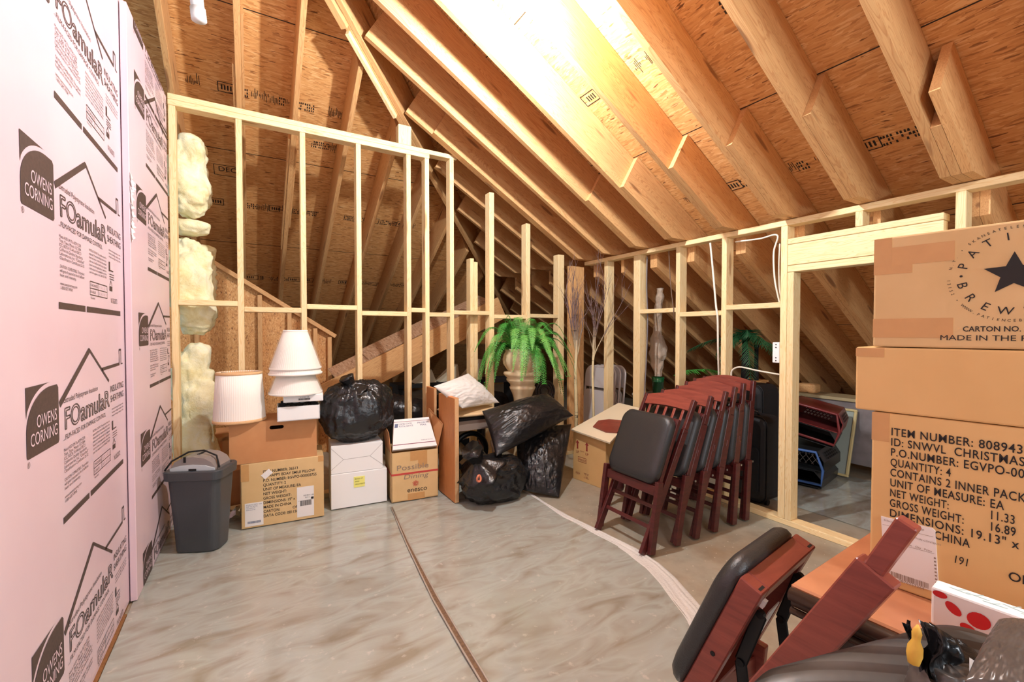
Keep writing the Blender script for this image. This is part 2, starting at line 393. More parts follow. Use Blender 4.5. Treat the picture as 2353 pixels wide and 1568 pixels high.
post('stud', 1.775, 1.813, D + .095, D + .184, .038, 1.985, M['stud'], wb)
post('stud', 1.815, 1.853, D + .095, D + .184, .038, 1.955, M['stud'], wb)
post('corner_post', 2.87, 3.068, D, D + .038, .038, 1.985, M['rafter'], wb)
for (x0, x1, z) in ((-.415, -.077, 1.495), (-.039, .33, 1.457), (.368, .734, 1.488), (.772, 1.141, 1.447), (1.179, 1.303, 1.482), (1.341, 1.533, 1.447), (1.571, 1.929, 1.47), (1.98, 2.334, 1.44), (2.385, 2.727, 1.455)):
    lum('block', (x0, D + .0445, z), (x1, D + .0445, z), .089, .037, (0, 0, 1), M['stud'], wb)
post('hip_post', 1.075, 1.185, D + .0, D + .076, HT, HT + .16, M['stud'], wb)
# knee wall with the doorway on the right
XR, HR = 3.07, 2.04
wr = thing('wall_right', 'low open stud wall with a framed doorway, behind the folding chairs', None, (XR, 1.6, 0), kind='structure')
lum('top_plate', (XR + .0445, -.6, HR - .019), (XR + .0445, D + .0, HR - .019), .089, .037, (0, 0, 1), M['stud'], wr)
lum('bottom_plate', (XR + .0445, -.6, .019), (XR + .0445, D, .019), .089, .037, (0, 0, 1), M['stud'], wr)
for y, wd in ((3.362, .05), (2.965, .08), (2.49, .040), (2.073, .040), (1.640, .042), (.788, .040)): post('stud', XR, XR + .089, y - wd, y, .038, HR - .038, M['stud'], wr)
post('jack_stud', XR, XR + .089, 1.556, 1.596, .038, 1.69, M['stud'], wr)
post('jack_stud', XR, XR + .089, .79, .83, .038, 1.69, M['stud'], wr)
post('cripple_stud', XR, XR + .089, 1.18, 1.218, 1.915, HR - .038, M['stud'], wr)
lum('header_plate', (XR + .0445, .83, 1.894), (XR + .0445, 1.596, 1.894), .089, .037, (0, 0, 1), M['stud'], wr)
lum('header', (XR + .03, .83, 1.805), (XR + .03, 1.596, 1.805), .06, .136, (0, 0, 1), M['stud'], wr)
lum('header_plate', (XR + .0445, .79, 1.713), (XR + .0445, 1.596, 1.713), .089, .042, (0, 0, 1), M['stud'], wr)
for (y0, y1, z) in ((2.49, 2.885, 1.48), (2.073, 2.45, 1.44), (1.640, 2.033, 1.478)): lum('block', (XR + .0445, y0, z), (XR + .0445, y1, z), .089, .037, (0, 0, 1), M['stud'], wr)
# wall behind the foam boards: studs and sheathing, closed plane beyond
bm = BM(); box(bm, (-.60, -2.5, 0), (-.545, 3.66, 2.83)); tag(obj('wall_left', bm, M['osb2']), 'stud wall behind the pink foam boards', kind='structure')
# sheathed dormer wall with a sloping top plate, deeper behind the back wall
YD = 5.0
dw = thing('dormer_wall', 'strand-board wall with a sloping top plate behind the lampshades', 'wall', (.1, YD, 0))
tp = lambda x: 1.995 - .655 * (x + .395)
bm = BM(); prism(bm, [(-1.2, 0), (.74, 0), (.74, tp(.74)), (-.62, tp(-.62)), (-1.2, tp(-.62))], 0, .012, frame((0, YD + .10, 0), (1, 0, 0), (0, 0, 1))); obj('sheathing', bm, M['osb2'], dw)
lum('top_plate', (-.66, YD + .045, tp(-.66) + .02), (.78, YD + .045, tp(.78) + .02), .09, .04, (0, 0, 1), M['rafter'], dw)
for x in (-.45, .06, .32, .56, .70): post('stud', x, x + .04, YD + .01, YD + .099, 0, tp(x + .04) - .012, M['rafter'], dw)
# valley board with sheathing scraps, low behind the back wall
YV = 4.55
vb = thing('valley_board', 'long sloping board topped with strand-board scraps behind the back wall', 'beam', (1.5, YV, 0))
a, b = Vector((.60, YV, .66)), Vector((2.55, YV, 1.58))
lum('plank', a, b, .04, .26, (0, 0, 1), M['rafter'], vb)
ux = (b - a).normalized()
for k, (s, e, dy, dz) in enumerate(((.1, .55, .12, .02), (.45, 1.3, .16, .05), (1.1, 2.0, .14, .03))):
    p0 = a + ux * s + Vector((0, dy + .02, .15 + dz)); p1 = a + ux * e + Vector((0, dy + .02, .15 + dz))
    lum('sheathing_scrap', p0, p1, .30, .014, (0, -.28, 1), M['osb3'], vb, bev=.001)
lum('collar_board', (1.9, YV + .3, 1.22), (3.4, YV + .3, 1.22), .04, .14, (0, 0, 1), M['rafter'], vb)
# bare bulb
def emit(name, col, st):
    t = NT(name); t.set(Base_Color=(1, 1, 1, 1)); t.b.inputs['Emission Color'].default_value = col; t.b.inputs['Emission Strength'].default_value = st; return t.m
lb = thing('light_bulb', 'bare glowing light bulb fixed beside the rafter at the top', 'light bulb', BULB)
bm = BM(); lathe(bm, [(.001, -.046), (.016, -.043), (.027, -.03), (.031, -.012), (.028, .006), (.018, .026), (.013, .04)], 20, T(*BULB)); 
area = 4 * PI * .028 ** 2
obj('glass', bm, emit('bulb_glow', (.93, .96, 1.0, 1), BULB_POWER / (PI * area) * .32), lb, smooth=True)
bm = BM(); lathe(bm, [(.014, .036), (.018, .04), (.02, .075), (.040, .08), (.040, .10)], 20, T(*BULB)); box(bm, (BULB.x - .02, BULB.y + .02, BULB.z + .085), (BULB.x + .02, 1.9815, BULB.z + .16)); obj('socket', bm, plain('white_ceramic', S(235, 232, 225), .4), lb)
# ------------------------------------------------------------------ materials of the stored things
def noise_card(name, a, b, rough=.75):
    t = NT(name); v = t.coords((1, 1, 1)); n1 = t.noise(v, 4, 4, .6); n2 = t.noise(t.coords((120, 120, 6)), 1, 2)
    c = t.ramp(n1.outputs['Fac'], [(.3, a), (.7, b)]); t.set(Base_Color=c, Roughness=rough); t.bump(n2.outputs['Fac'], .08, .002); return t.m
M['card'] = noise_card('cardboard', S(208, 174, 120), S(221, 189, 137))
M['card_o'] = noise_card('orange_cardboard', S(214, 173, 112), S(223, 183, 122))
M['card_d'] = noise_card('brown_cardboard', S(186, 128, 80), S(202, 146, 96))
M['tape'] = plain('packing_tape', S(204, 156, 98), .25, .1, 30, .06)
M['white'] = plain('white_card', S(238, 238, 236), .6)
M['label'] = plain('white_label', S(236, 232, 228), .5)
M['brownink'] = plain('brown_ink', S(84, 66, 60), .6, 0, 90, .3)
M['red'] = plain('red_ink', S(196, 70, 62), .6)
M['blueink'] = plain('blue_grey_ink', S(96, 108, 140), .6)
M['greyink'] = plain('grey_ink', S(150, 130, 112), .7)
M['dark'] = plain('dark_void', S(22, 20, 19), .8)
M['blackmetal'] = plain('black_metal', S(24, 24, 26), .4, Metallic=.4)
M['steel'] = plain('steel', S(170, 170, 168), .3, Metallic=.9)
def pillow_bag_mat(name, col, rough):
    t = NT(name); a = t.noise(t.coords((7, 7, 26)), 1.6, 5, .65, .8); b = t.noise(t.coords((3, 3, 3)), 1.5, 3); c = t.noise(t.coords((90, 90, 90)), 1, 2)
    m = t.mix(.35, a.outputs['Color'], b.outputs['Color']); m = t.mix(.10, m, c.outputs['Color'])
    t.set(Base_Color=col, Roughness=rough); t.b.inputs['Specular IOR Level'].default_value = .6; t.bump(m, .5, .018); return t.m
def bag_mat(name, col, rough):
    t = NT(name); v = t.coords(); a = t.noise(v, 7, 5, .65, 1.5); b = t.noise(t.coords((70, 70, 70)), 1, 2); vo = t.n('ShaderNodeTexVoronoi', feature='DISTANCE_TO_EDGE'); vo.inputs['Scale'].default_value = 14
    t.l(v, vo.inputs['Vector']); m = t.mix(.45, a.outputs['Color'], vo.outputs['Distance']); m = t.mix(.12, m, b.outputs['Color'])
    t.set(Base_Color=col, Roughness=rough); t.b.inputs['Specular IOR Level'].default_value = .6; t.bump(m, .55, .03); return t.m
M['bag'] = bag_mat('black_bag_plastic', S(26, 26, 28), .26)
M['bag2'] = pillow_bag_mat('black_sack_plastic', S(26, 26, 28), .30)
M['greybag'] = plain('dusty_grey_plastic', S(88, 82, 78), .28, .12, 16, .3)
M['leather'] = plain('black_vinyl', S(44, 44, 45), .38, .25, 220, .1)
M['mahog'] = None
def mahogany(name, a, b):
    t = NT(name); v = t.coords((1.5, 1.5, 1.5)); n = t.noise(t.coords((3, 3, 30)), 2.0, 4, .6, .6); n2 = t.noise(v, 30, 3)
    t.set(Base_Color=t.ramp(n.outputs['Fac'], [(.3, a), (.7, b)]), Roughness=.32); t.bump(n2.outputs['Fac'], .03, .001); return t.m
M['mahog'] = mahogany('mahogany', S(66, 25, 25), S(92, 37, 35))
M['mahog_l'] = mahogany('red_mahogany', S(120, 54, 45), S(146, 72, 58))

# ------------------------------------------------------------------ pink foam boards on the left wall
def foam_mat():
    t = NT('pink_foam'); v = t.coords(); n = t.noise(v, 2.2, 3); f = t.noise(t.coords((1, 30, 2)), 2, 3)
    t.set(Base_Color=t.ramp(n.outputs['Fac'], [(.3, S(224, 196, 206)), (.7, S(229, 206, 214))]), Roughness=.36); t.bump(f.outputs['Fac'], .06, .004); return t.m
M['foam'] = foam_mat(); M['foamcore'] = plain('pink_foam_core', S(240, 200, 212), .7)
def print_block(bl, bt, M_, k=1.0):
    """one repeat of the printing; local x runs along the board from the left edge of the emblem, y up from its top"""
    P = lambda *pts: [(x * k, y * k) for x, y in pts]
    arc = [(.172 - .172 * math.cos(a), -.125 + .113 * math.sin(a)) for a in [PI / 2 * i / 14 for i in range(15)]]
    flat(bl, P((.0, -.186), (.006, -.192), (.220, -.192), (.228, -.184), (.228, -.022), (.218, -.012), *[p for p in arc[::-1]]), M_)
    arc2 = [(.168 - .180 * math.cos(a), -.118 + .118 * math.sin(a)) for a in [PI / 2 * i / 14 for i in range(15)]]
    flat(bl, P((0, 0), *[p for p in arc2[::-1] if p[0] > 0], (0, -.085)), M_)
    text(bt, '\u00ae', .022 * k, M_, .002 * k, -.215 * k)
    S2 = lambda a, b, w_: strip2(bt, (a[0] * k, a[1] * k), (b[0] * k, b[1] * k), w_ * k, M_)
    S2((.238, -.078), (.538, .080), .022); S2((.536, .084), (.79, -.058), .011); S2((.69, -.002), (.962, .003), .013)
    S2((.962, -.002), (.962, .066), .008); S2((.960, .066), (.995, .066), .008); S2((.993, .068), (.993, .0), .006); S2((.990, .002), (1.02, .002), .006)
    X = lambda s, size, x, y, fit=None, outline=0: text(bt, s, size * k, M_, x * k, y * k, 0, fit=fit * k if fit else None, outline=outline * k)
    X('Extruded Polystyrene Insulation', .026, .27, -.078, .36)
    X('FOamulaR', .098, .272, -.163, .515, .0042)
    X('INSULATING', .040, .808, -.108, .215); X('SHEATHING', .040, .808, -.150, .215)
    X('...FILM-FACED FOR DAMAGE CONTROL', .024, .262, -.196, .47)
    y = -.232
    for s in ('Meets HUD UM-71a ASTM C578', 'Test, Type. Meets 1/2" E84', 'ICC, BOCA. 91-44 and SBCCI', 'California Quality Standards', 'Laboratories, Inc. "Classified"', 'Classification Certificate D-32', '', 'CAUTION: COMBUSTIBLE. This product', 'will ignite if exposed to fire of sufficient', 'heat and intensity.', '', 'www.owenscorning.com', '1-800-GET-PINK'):
        if s: X(s, .0145, .265, y, .235 * min(1, len(s) / 30))
        y -= .0135
    y = -.228
    for s in ('INSTRUCTIONS: This product must be', 'separated from the building interior by a', 'thermal barrier. Install with the printed', 'side out of wall and with local regional', 'based on local application. Fasteners', 'instructions are available from the', 'your local supplier or call 1-800-GET-PINK'):
        X(s, .0125, .56, y, .225); y -= .0135
    for a, b in (((.565, -.34), (.79, -.34)), ((.565, -.365), (.79, -.365)), ((.565, -.39), (.79, -.39)), ((.565, -.34), (.565, -.39)), ((.79, -.34), (.79, -.39)), ((.665, -.34), (.665, -.39))): S2(a, b, .003)
    X('THICKNESS', .014, .572, -.358, .085); X('R-VALUE', .014, .572, -.383, .06); X('Nominal', .012, .57, -.405, .05)
    for i in range(5): X('1 2'[0::2][i % 2], .014, .68 + i * .022, -.358); X('35'[i % 2], .014, .68 + i * .022, -.383)
    y = -.185
    for i in range(3): X('meets energy saving code', .012, .825, y, .19); y -= .014
    S2((.832, -.232), (.832, -.272), .018); S2((.845, -.268), (.89, -.268), .005)
    for i in range(3): S2((.83, -.284 - i * .01), (.9, -.284 - i * .01), .003)
    S2((.828, -.345), (.87, -.345), .02); S2((.832, -.332), (.85, -.31), .004); S2((.85, -.31), (.868, -.332), .004)
    X('N1262072', .030, .845, -.405, .10)
    S2((.25, -.446), (.505, -.446), .021); S2((.523, -.446), (.998, -.446), .021)
def block_meshes():
    I = Matrix.Identity(4); a, b, c = BM(), BM(), BM(); print_block(a, b, I)
    text(c, 'OWENS', .050, I, .062, -.118, .0008, fit=.145); text(c, 'CORNING', .050, I, .020, -.163, .0008, fit=.19)
    out = []
    for nm, bm, mt in (('printed_emblem', a, M['brownink']), ('printed_text', b, M['brownink']), ('emblem_lettering', c, M['foam'])):
        me = bpy.data.meshes.new(nm); bm.to_mesh(me); bm.free(); me.materials.append(mt); out.append((nm, me))
    return out
BLK = block_meshes()
def foam_board(label, x, y0, y1, z0, z1, th, tops, u0, k):
    fb = thing('foam_board', label, 'insulation board', (x, y0, z0), group='pink foam boards on the wall')
    bm = BM(); box(bm, (x - th, y0, z0), (x, y1, z1), bev=.002); obj('panel', bm, M['foam'], fb)
    for v in tops:
        fr = frame((x + .0012, u0, v), (0, 1, 0), (0, 0, 1)) @ Matrix.Scale(k, 4)
        em = None
        for nm, me in BLK:
            # keep the printing inside the board: clip the mesh copy at its far edge
            m2 = me
            if u0 + 1.03 * k > y1 or v > z1 - .1 or v - .47 * k < z0:
                bm = BM(); bm.from_mesh(me)
                for co, no in (((y1 - u0) / k - .003, (1, 0, 0)), ):
                    bmesh.ops.bisect_plane(bm, geom=bm.verts[:] + bm.edges[:] + bm.faces[:], plane_co=(co, 0, 0), plane_no=no, clear_outer=True)
                bmesh.ops.bisect_plane(bm, geom=bm.verts[:] + bm.edges[:] + bm.faces[:], plane_co=(0, (z1 - v) / k - .003, 0), plane_no=(0, 1, 0), clear_outer=True)
                bmesh.ops.bisect_plane(bm, geom=bm.verts[:] + bm.edges[:] + bm.faces[:], plane_co=(0, (z0 - v) / k + .003, 0), plane_no=(0, -1, 0), clear_outer=True)
                m2 = bpy.data.meshes.new(nm); bm.to_mesh(m2); bm.free(); m2.materials.append(me.materials[0])
            if not m2.polygons: continue
            o = bpy.data.objects.new(nm, m2); C.objects.link(o); o.matrix_basis = fr
            if nm == 'emblem_lettering' and em is not None:
                adopt(o, em)
            else: adopt(o, fb)
            if nm == 'printed_emblem': em = o
    return fb
foam_board('pink foam insulation board nearest the camera, large brown printing', -.512, -1.0, 2.86, .012, 2.9, .03, (2.475, 1.826, 1.150, .430), 1.645, 1.0)
f2 = foam_board('pink foam insulation board beside the grey shredder bin, standing proud of the other', -.482, 2.71, 3.655, .01, 2.835, .026, [1.299 + (q - 1.299) * 1.03 for q in (2.905, 2.549, 2.009, 1.391, .800, .215)], 2.83, .88)
bm = BM(); rr = random.Random(4)
for i in range(24):                                # torn clear film along the seam
    z = 1.72 + i * .013; a = rr.uniform(.0, .028); b = rr.uniform(.012, .05)
    vs = [bm.verts.new((-.480 + rr.uniform(.001, .008), 2.708 + a * .3, z)), bm.verts.new((-.478 + rr.uniform(0, .012), 2.712 + b, z + .012)), bm.verts.new((-.480, 2.708 + a * .2, z + .03))]; bm.faces.new(vs)
obj('torn_film', bm, plain('clear_film', S(246, 236, 240), .12), f2); f2.matrix_basis = f2.matrix_basis @ R(math.radians(-1.4), 'Z')
bm = BM(); box(bm, (-.544, 2.5, 0), (-.5125, 2.70, .0115)); box(bm, (-.544, -1.0, 0), (-.50, 2.6, .0115)); tag(obj('trim_1', bm, plain('raw_wood_strip', S(150, 104, 60), .8, .3, 60, .3)), 'rough wood strip under the pink foam board', kind='structure')

# ------------------------------------------------------------------ insulation batts behind the first stud bay
def fluff(bm, ctr, rad, seed, n=40, m=28, amp=.35):
    ctr = Vector(ctr); rad = Vector(rad); rings = []
    for j in range(m + 1):
        th = PI * j / m; ring = []
        for i in range(n):
            ph = 2 * PI * i / n; d = Vector((math.sin(th) * math.cos(ph), math.sin(th) * math.sin(ph), math.cos(th)))
            p = Vector((d.x * abs(d.x) ** -.25 if d.x else 0, d.y * abs(d.y) ** -.25 if d.y else 0, d.z * abs(d.z) ** -.35 if d.z else 0))
            q = Vector((p.x * rad.x, p.y * rad.y, p.z * rad.z)); s = ctr + q
            f = 1 + amp * noise.noise(s * 5 + Vector((seed, 0, 0))) + amp * .6 * noise.noise(s * 13 + Vector((0, seed, 0))) + amp * .3 * noise.noise(s * 34)
            ring.append(bm.verts.new(ctr + Vector((q.x * f, q.y * f, q.z * (1 + (f - 1) * .25)))))
        rings.append(ring)
    for a, b in zip(rings, rings[1:]):
        for i in range(n): bm.faces.new((a[i], a[(i + 1) % n], b[(i + 1) % n], b[i]))
    bmesh.ops.remove_doubles(bm, verts=bm.verts, dist=1e-5)
def wool_mat():
    t = NT('glass_wool'); v = t.coords(); n = t.noise(v, 9, 6, .7, .6); f = t.noise(v, 60, 4, .7)
    t.set(Base_Color=t.ramp(n.outputs['Fac'], [(.3, S(226, 212, 150)), (.5, S(244, 238, 196)), (.7, S(248, 246, 222))]), Roughness=.9); t.bump(t.mix(.4, n.outputs['Color'], f.outputs['Color']), .8, .02); return t.m
M['wool'] = wool_mat()
for lab, c, r, s in (('upper bulging piece of yellow glass-wool insulation behind the first stud', (-.365, 3.93, 2.40), (.115, .12, .29), 3), ('small middle scrap of yellow glass-wool insulation behind the first stud', (-.375, 3.92, 2.04), (.105, .10, .055), 9),
                     ('tall yellow glass-wool batt behind the cross block of the first bay', (-.355, 3.93, 1.62), (.125, .12, .345), 15), ('lowest yellow glass-wool batt behind the grey shredder bin', (-.35, 3.92, .62), (.125, .12, .55), 21)):
    bm = BM(); fluff(bm, c, r, s, n=64, m=60, amp=.5); tag(obj('insulation_batt', bm, M['wool'], smooth=True), lab, 'insulation', 'yellow insulation batts in the first stud bay')

# ------------------------------------------------------------------ clear sheet on the floor
def sheet_mat():
    t = NT('floor_film'); v = t.coords(rnd=False); a = t.noise(t.coords((1.2, 3.5, 1), rnd=False, loc=None), 1.3, 5, .65, 1.2); b = t.noise(v, 22, 4, .6); c = t.noise(t.coords((1.5, 4, 1), rnd=False), 2.2, 3, .5, .8)
    col = t.ramp(c.outputs['Fac'], [(.28, S(158, 153, 137)), (.42, S(178, 180, 170)), (.56, S(188, 196, 189)), (.74, S(168, 167, 153))])
    col = t.mix(t.ramp(b.outputs['Fac'], [(.62, (0, 0, 0, 1)), (.72, (.5, .5, .5, 1))]), col, S(226, 222, 214))
    t.set(Base_Color=col, Roughness=.13); t.b.inputs['Specular IOR Level'].default_value = 1.0; t.b.inputs['Alpha'].default_value = .85
    t.bump(t.mix(.12, a.outputs['Color'], b.outputs['Color']), .17, .028); return t.m
ps = thing('plastic_sheet', 'shiny crinkled clear plastic sheet spread over the left part of the floor', 'plastic sheet', (.7, 1.8, 0))
edge = [(1.89, 3.05), (1.885, 2.75), (1.876, 2.43), (1.895, 2.1), (1.905, 1.85), (1.88, 1.68), (1.83, 1.53), (1.71, 1.28), (1.55, 1.05), (1.45, .6), (1.42, -1.0)]
bm = BM(); NX = 60
def edge_x(y):
    if y >= edge[0][1]: return 1.89
    for (xa, ya), (xb, yb) in zip(edge, edge[1:]):
        if yb <= y <= ya: return xb + (xa - xb) * (y - yb) / (ya - yb)
    return edge[-1][0]
rows = []
for j in range(91):
    y = -1.0 + 4.66 * j / 90; x1 = edge_x(y); x0 = -.498
    rows.append([bm.verts.new((x0 + (x1 - x0) * i / NX, y, .0035 + .004 * (noise.noise(Vector((i * .09, j * .25, 0))) + .6) + (.0 if i < NX else 0))) for i in range(NX + 1)])
for a, b in zip(rows, rows[1:]):
    for i in range(NX): bm.faces.new((a[i], a[i + 1], b[i + 1], b[i]))
obj('sheet', bm, sheet_mat(), ps, smooth=True)
bm = BM(); NR, NC = 150, 22                          # gathered edge: a band of fine irregular folds
rows = []
for i in range(NR + 1):
    y = 3.04 - 3.4 * i / NR; w_ = .03 + .10 * min(1, max(0, (2.7 - y) / 1.3)); row = []
    for k in range(NC + 1):
        s = k / NC; d = (s - .35) * w_; hgt = .005 + .012 * abs(noise.noise(Vector((s * 6 + y * .35, y * .8, 4)))) * math.sin(s * PI) ** .5 + .014 * abs(noise.noise(Vector((s * 13, y * 3.5, 8)))) * math.sin(s * PI)
        row.append(bm.verts.new((edge_x(y) + d + .012 * noise.noise(Vector((y * 3, 1, 0))), y, hgt if 0 < k < NC else .004)))
    rows.append(row)
for a, b in zip(rows, rows[1:]):
    for k in range(NC): bm.faces.new((a[k], a[k + 1], b[k + 1], b[k]))
obj('gathered_edge', bm, plain('film_fold', S(226, 226, 222), .16, .7, 90, .10), ps, smooth=True)
bm = BM(); pts = [Vector((*p, .011)) for p in ((.873, 3.2), (.84, 2.9), (.807, 2.62), (.778, 2.3), (.752, 2.0), (.737, 1.7), (.726, 1.43), (.71, 1.0))]
wd = [.004, .006, .010, .014, .020, .020, .018, .016]
L = [bm.verts.new(p + Vector((-w_ / 2, 0, 0))) for p, w_ in zip(pts, wd)]; Rr = [bm.verts.new(p + Vector((w_ / 2, 0, .001))) for p, w_ in zip(pts, wd)]
for i in range(len(pts) - 1): bm.faces.new((L[i], Rr[i], Rr[i + 1], L[i + 1]))
obj('slit', bm, plain('slit_dust', S(132, 104, 78), .8, .4, 80, .45), ps)
bm = BM()
for s in (-1, 1): tube(bm, [p + Vector((s * (w_ / 2 + .003), 0, .001)) for p, w_ in zip(pts, wd)], .0042, 6)
obj('slit_fold', bm, plain('fold_grey', S(176, 168, 156), .25), ps, smooth=True)

# ------------------------------------------------------------------ cartons
def carton(name, label, cat, fl, fr, z, h, depth, mat, group=None, bev=.004, open_top=False, lean=0, hole=None):
    """fl, fr: floor-plan points of the front face (left, right); returns the thing and a frame on the front face (x right, y up, z out)"""
    a, b = Vector((fl[0], fl[1], 0)), Vector((fr[0], fr[1], 0)); x = (b - a).normalized(); W_ = (b - a).length
    t = thing(name, label, cat, (a.x, a.y, z), group=group)
    F = frame((a.x, a.y, z), x, (0, 0, 1))
    bm = BM()
    if hole:
        cx, cy, hw, hh = hole
        o = [bm.verts.new((px, py, 0)) for px, py in ((0, 0), (W_, 0), (W_, h), (0, h))]
        i_ = [bm.verts.new((cx + (hw if math.cos(q) > 0 else -hw) + hh * math.cos(q), cy + hh * math.sin(q), 0)) for q in [2 * PI * (k + .5) / 20 for k in range(20)]]
        es = [bm.edges.new((o[k], o[(k + 1) % 4])) for k in range(4)] + [bm.edges.new((i_[k], i_[(k + 1) % 20])) for k in range(20)]
        bmesh.ops.triangle_fill(bm, edges=es, use_beauty=True)
        bk = [bm.verts.new((px, py, -depth)) for px, py in ((0, 0), (W_, 0), (W_, h), (0, h))]
        bm.faces.new(bk[::-1])
        for k in range(4): bm.faces.new((o[k], bk[k], bk[(k + 1) % 4], o[(k + 1) % 4]))
        bmesh.ops.recalc_face_normals(bm, faces=bm.faces)
    elif open_top:
        box(bm, (0, 0, -depth), (W_, .006, 0)); th = .005
        box(bm, (0, 0, -th), (W_, h, 0)); box(bm, (0, 0, -depth), (W_, h, -depth + th)); box(bm, (0, 0, -depth), (th, h, 0)); box(bm, (W_ - th, 0, -depth), (W_, h, 0))
    else: box(bm, (0, 0, -depth), (W_, h, 0), bev=bev, seg=2)
    for v in bm.verts: v.co = F @ v.co
    obj('body', bm, mat, t)
    return t, F, W_
def patch(name, root, F, x0, x1, y0, y1, mat, z=.0012, label=None, rot=0):
    bm = BM(); m = F @ T((x0 + x1) / 2, (y0 + y1) / 2, 0) @ R(rot, 'Z'); a, b = (x1 - x0) / 2, (y1 - y0) / 2
    box(bm, (-a, -b, 0), (a, b, z), M=m); o = obj(name, bm, mat, root)
    if label: o['label'] = label
    return o
def barcode(bm, F, x0, x1, y0, y1, seed, z=.0022):
    r = random.Random(seed); x = x0
    while x < x1:
        w_ = r.choice((.001, .0016, .0025)) * (x1 - x0) / .09; flat(bm, [(x, y0), (min(x + w_, x1), y0), (min(x + w_, x1), y1), (x, y1)], F, z); x += w_ + r.choice((.001, .0014, .002)) * (x1 - x0) / .09
def lines(bm, F, x, y, rows, size, dy, z=.0022, **kw):
    for s in rows:
        if s: text(bm, s, size, F, x, y, z, **kw)
        y -= dy

# carton printed SMILE PILLOW, on the floor
c, F, W_ = carton('carton', 'cardboard carton with large black printing and white labels, on floor beside shredder bin', 'carton', (-.066, 3.333), (.426, 3.290), .012, .425, .33, M['card'], 'cartons along the framed back wall')
bm = BM(); SH = .030
lines(bm, F, .125, .352, ['ITEM NUMBER: 36513', 'ID: HAPPY BDAY SMILE PILLOW', 'P.O. NUMBER: EGVPO-000003755', 'QUANTITY: 2', 'UNIT OF MEASURE: EA', 'NET WEIGHT:               LB', 'GROSS WEIGHT:          LB', 'DIMENSIONS: 19" x 15" x 13.5"', 'MADE IN CHINA', 'CARTON:            OF', 'DATA CODE: 081150'], .026, .0295, sx=.86, z=.0009, bold=.010)
obj('printed_text', bm, M['ink'], c)
patch('tape_strip', c, F, .0, .045, .31, .42, M['tape']); patch('tape_strip', c, F, W_ - .035, W_, .385, .424, M['tape'])
o = patch('label', c, F, .02, .125, .012, .165, M['label'], label='white shipping label, lower corner'); bm = BM(); barcode(bm, F, .035, .11, .03, .045, 2); lines(bm, F, .028, .15, ['ECLECTIC GIFTS  1234', 'SHIP TO: RETAIL', '120 MAIN ST', 'BUFFALO NY'], .009, .011); obj('printing', bm, M['blueink'], o)
o = patch('label', c, F, .325, .43, .02, .225, M['label'], .0014, label='tall white shipping label with a barcode'); bm = BM(); barcode(bm, F, .345, .415, .095, .13, 5); lines(bm, F, .365, .16, ['HZ PFA 1-00', '   019 2'], .012, .014, z=.0024); flat(bm, [(.412, .135), (.428, .135), (.428, .15), (.412, .15)], F, .0024); strip2(bm, (.33, .13), (.425, .132), .001, F, .0024); obj('printing', bm, M['ink'], o)
o = patch('label', c, F, .118, .178, .325, .362, M['label'], .003, rot=.7, label='small white sticker stuck on askew')
# carton with hand hole on top of it
c, F, W_ = carton('carton', 'plain brown carton with an oval hand hole, on top of the printed carton', 'carton', (-.128, 3.335), (.385, 3.305), .4385, .268, .30, M['card_d'], 'cartons along the framed back wall', hole=(.27, .222, .030, .012))
# lampshades
def pleated(t, cx, cy, z0, z1, r0, r1, sx=1, sy=1, n=150, mat=None, trim=None, name='fabric'):
    bm = BM(); fl = lambda a, r, z: 1 + .006 * math.sin(a * 70)
    N = 280
    lathe(bm, [(r0, z0), (r0 + (r1 - r0) * .5, (z0 + z1) / 2), (r1, z1), (r1 - .003, z1), (r0 - .003, z0)], N, T(cx, cy, 0), close=False, sx=sx, sy=sy, flute=fl)
    obj(name, bm, mat, t, smooth=True)
    if trim:
        for z, r, k in ((z0, r0, 1), (z1, r1, -1)):
            bm = BM(); zz = sorted((z, z + k * .018)); lathe(bm, [(r + .002, zz[0]), (r + .004, zz[0] + .002), (r + .004 - (r0 - r1) * .03, zz[1]), (r + .001, zz[1]), (r - .003, zz[1]), (r - .003, zz[0])], 80, T(cx, cy, 0), close=False, sx=sx, sy=sy); obj('trim_band', bm, trim, t, smooth=True)
    bm = BM()
    for k in range(3):
        a = k * 2 * PI / 3 + .4; tube(bm, [(cx, cy, z1 - .02), (cx + r1 * sx * math.cos(a), cy + r1 * sy * math.sin(a), z1 - .004)], .002, 6)
    lathe(bm, [(.008, z1 - .024), (.012, z1 - .02), (.012, z1 - .016), (.008, z1 - .014)], 16, T(cx, cy, 0), close=False); obj('spider_frame', bm, M['steel'], t)
def cloth(name, col, tr=.25):
    t = NT(name); n = t.noise(t.coords((90, 90, 3)), 1, 2); t.set(Base_Color=col, Roughness=.7); t.bump(n.outputs['Fac'], .1, .002); return t.m
M['shade'] = cloth('ivory_pleats', S(244, 238, 228)); M['shadetrim'] = plain('tan_braid', S(222, 178, 128), .7, .3, 90, .1)
t = thing('lampshade', 'ivory pleated oval drum lampshade with tan braid edges, on the hand-hole carton', 'lampshade', (-.065, 3.41, .725), group='lampshades on the carton stack')
pleated(t, -.068, 3.405, .7085, 1.035, .150, .130, 1, .82, mat=M['shade'], trim=M['shadetrim'])
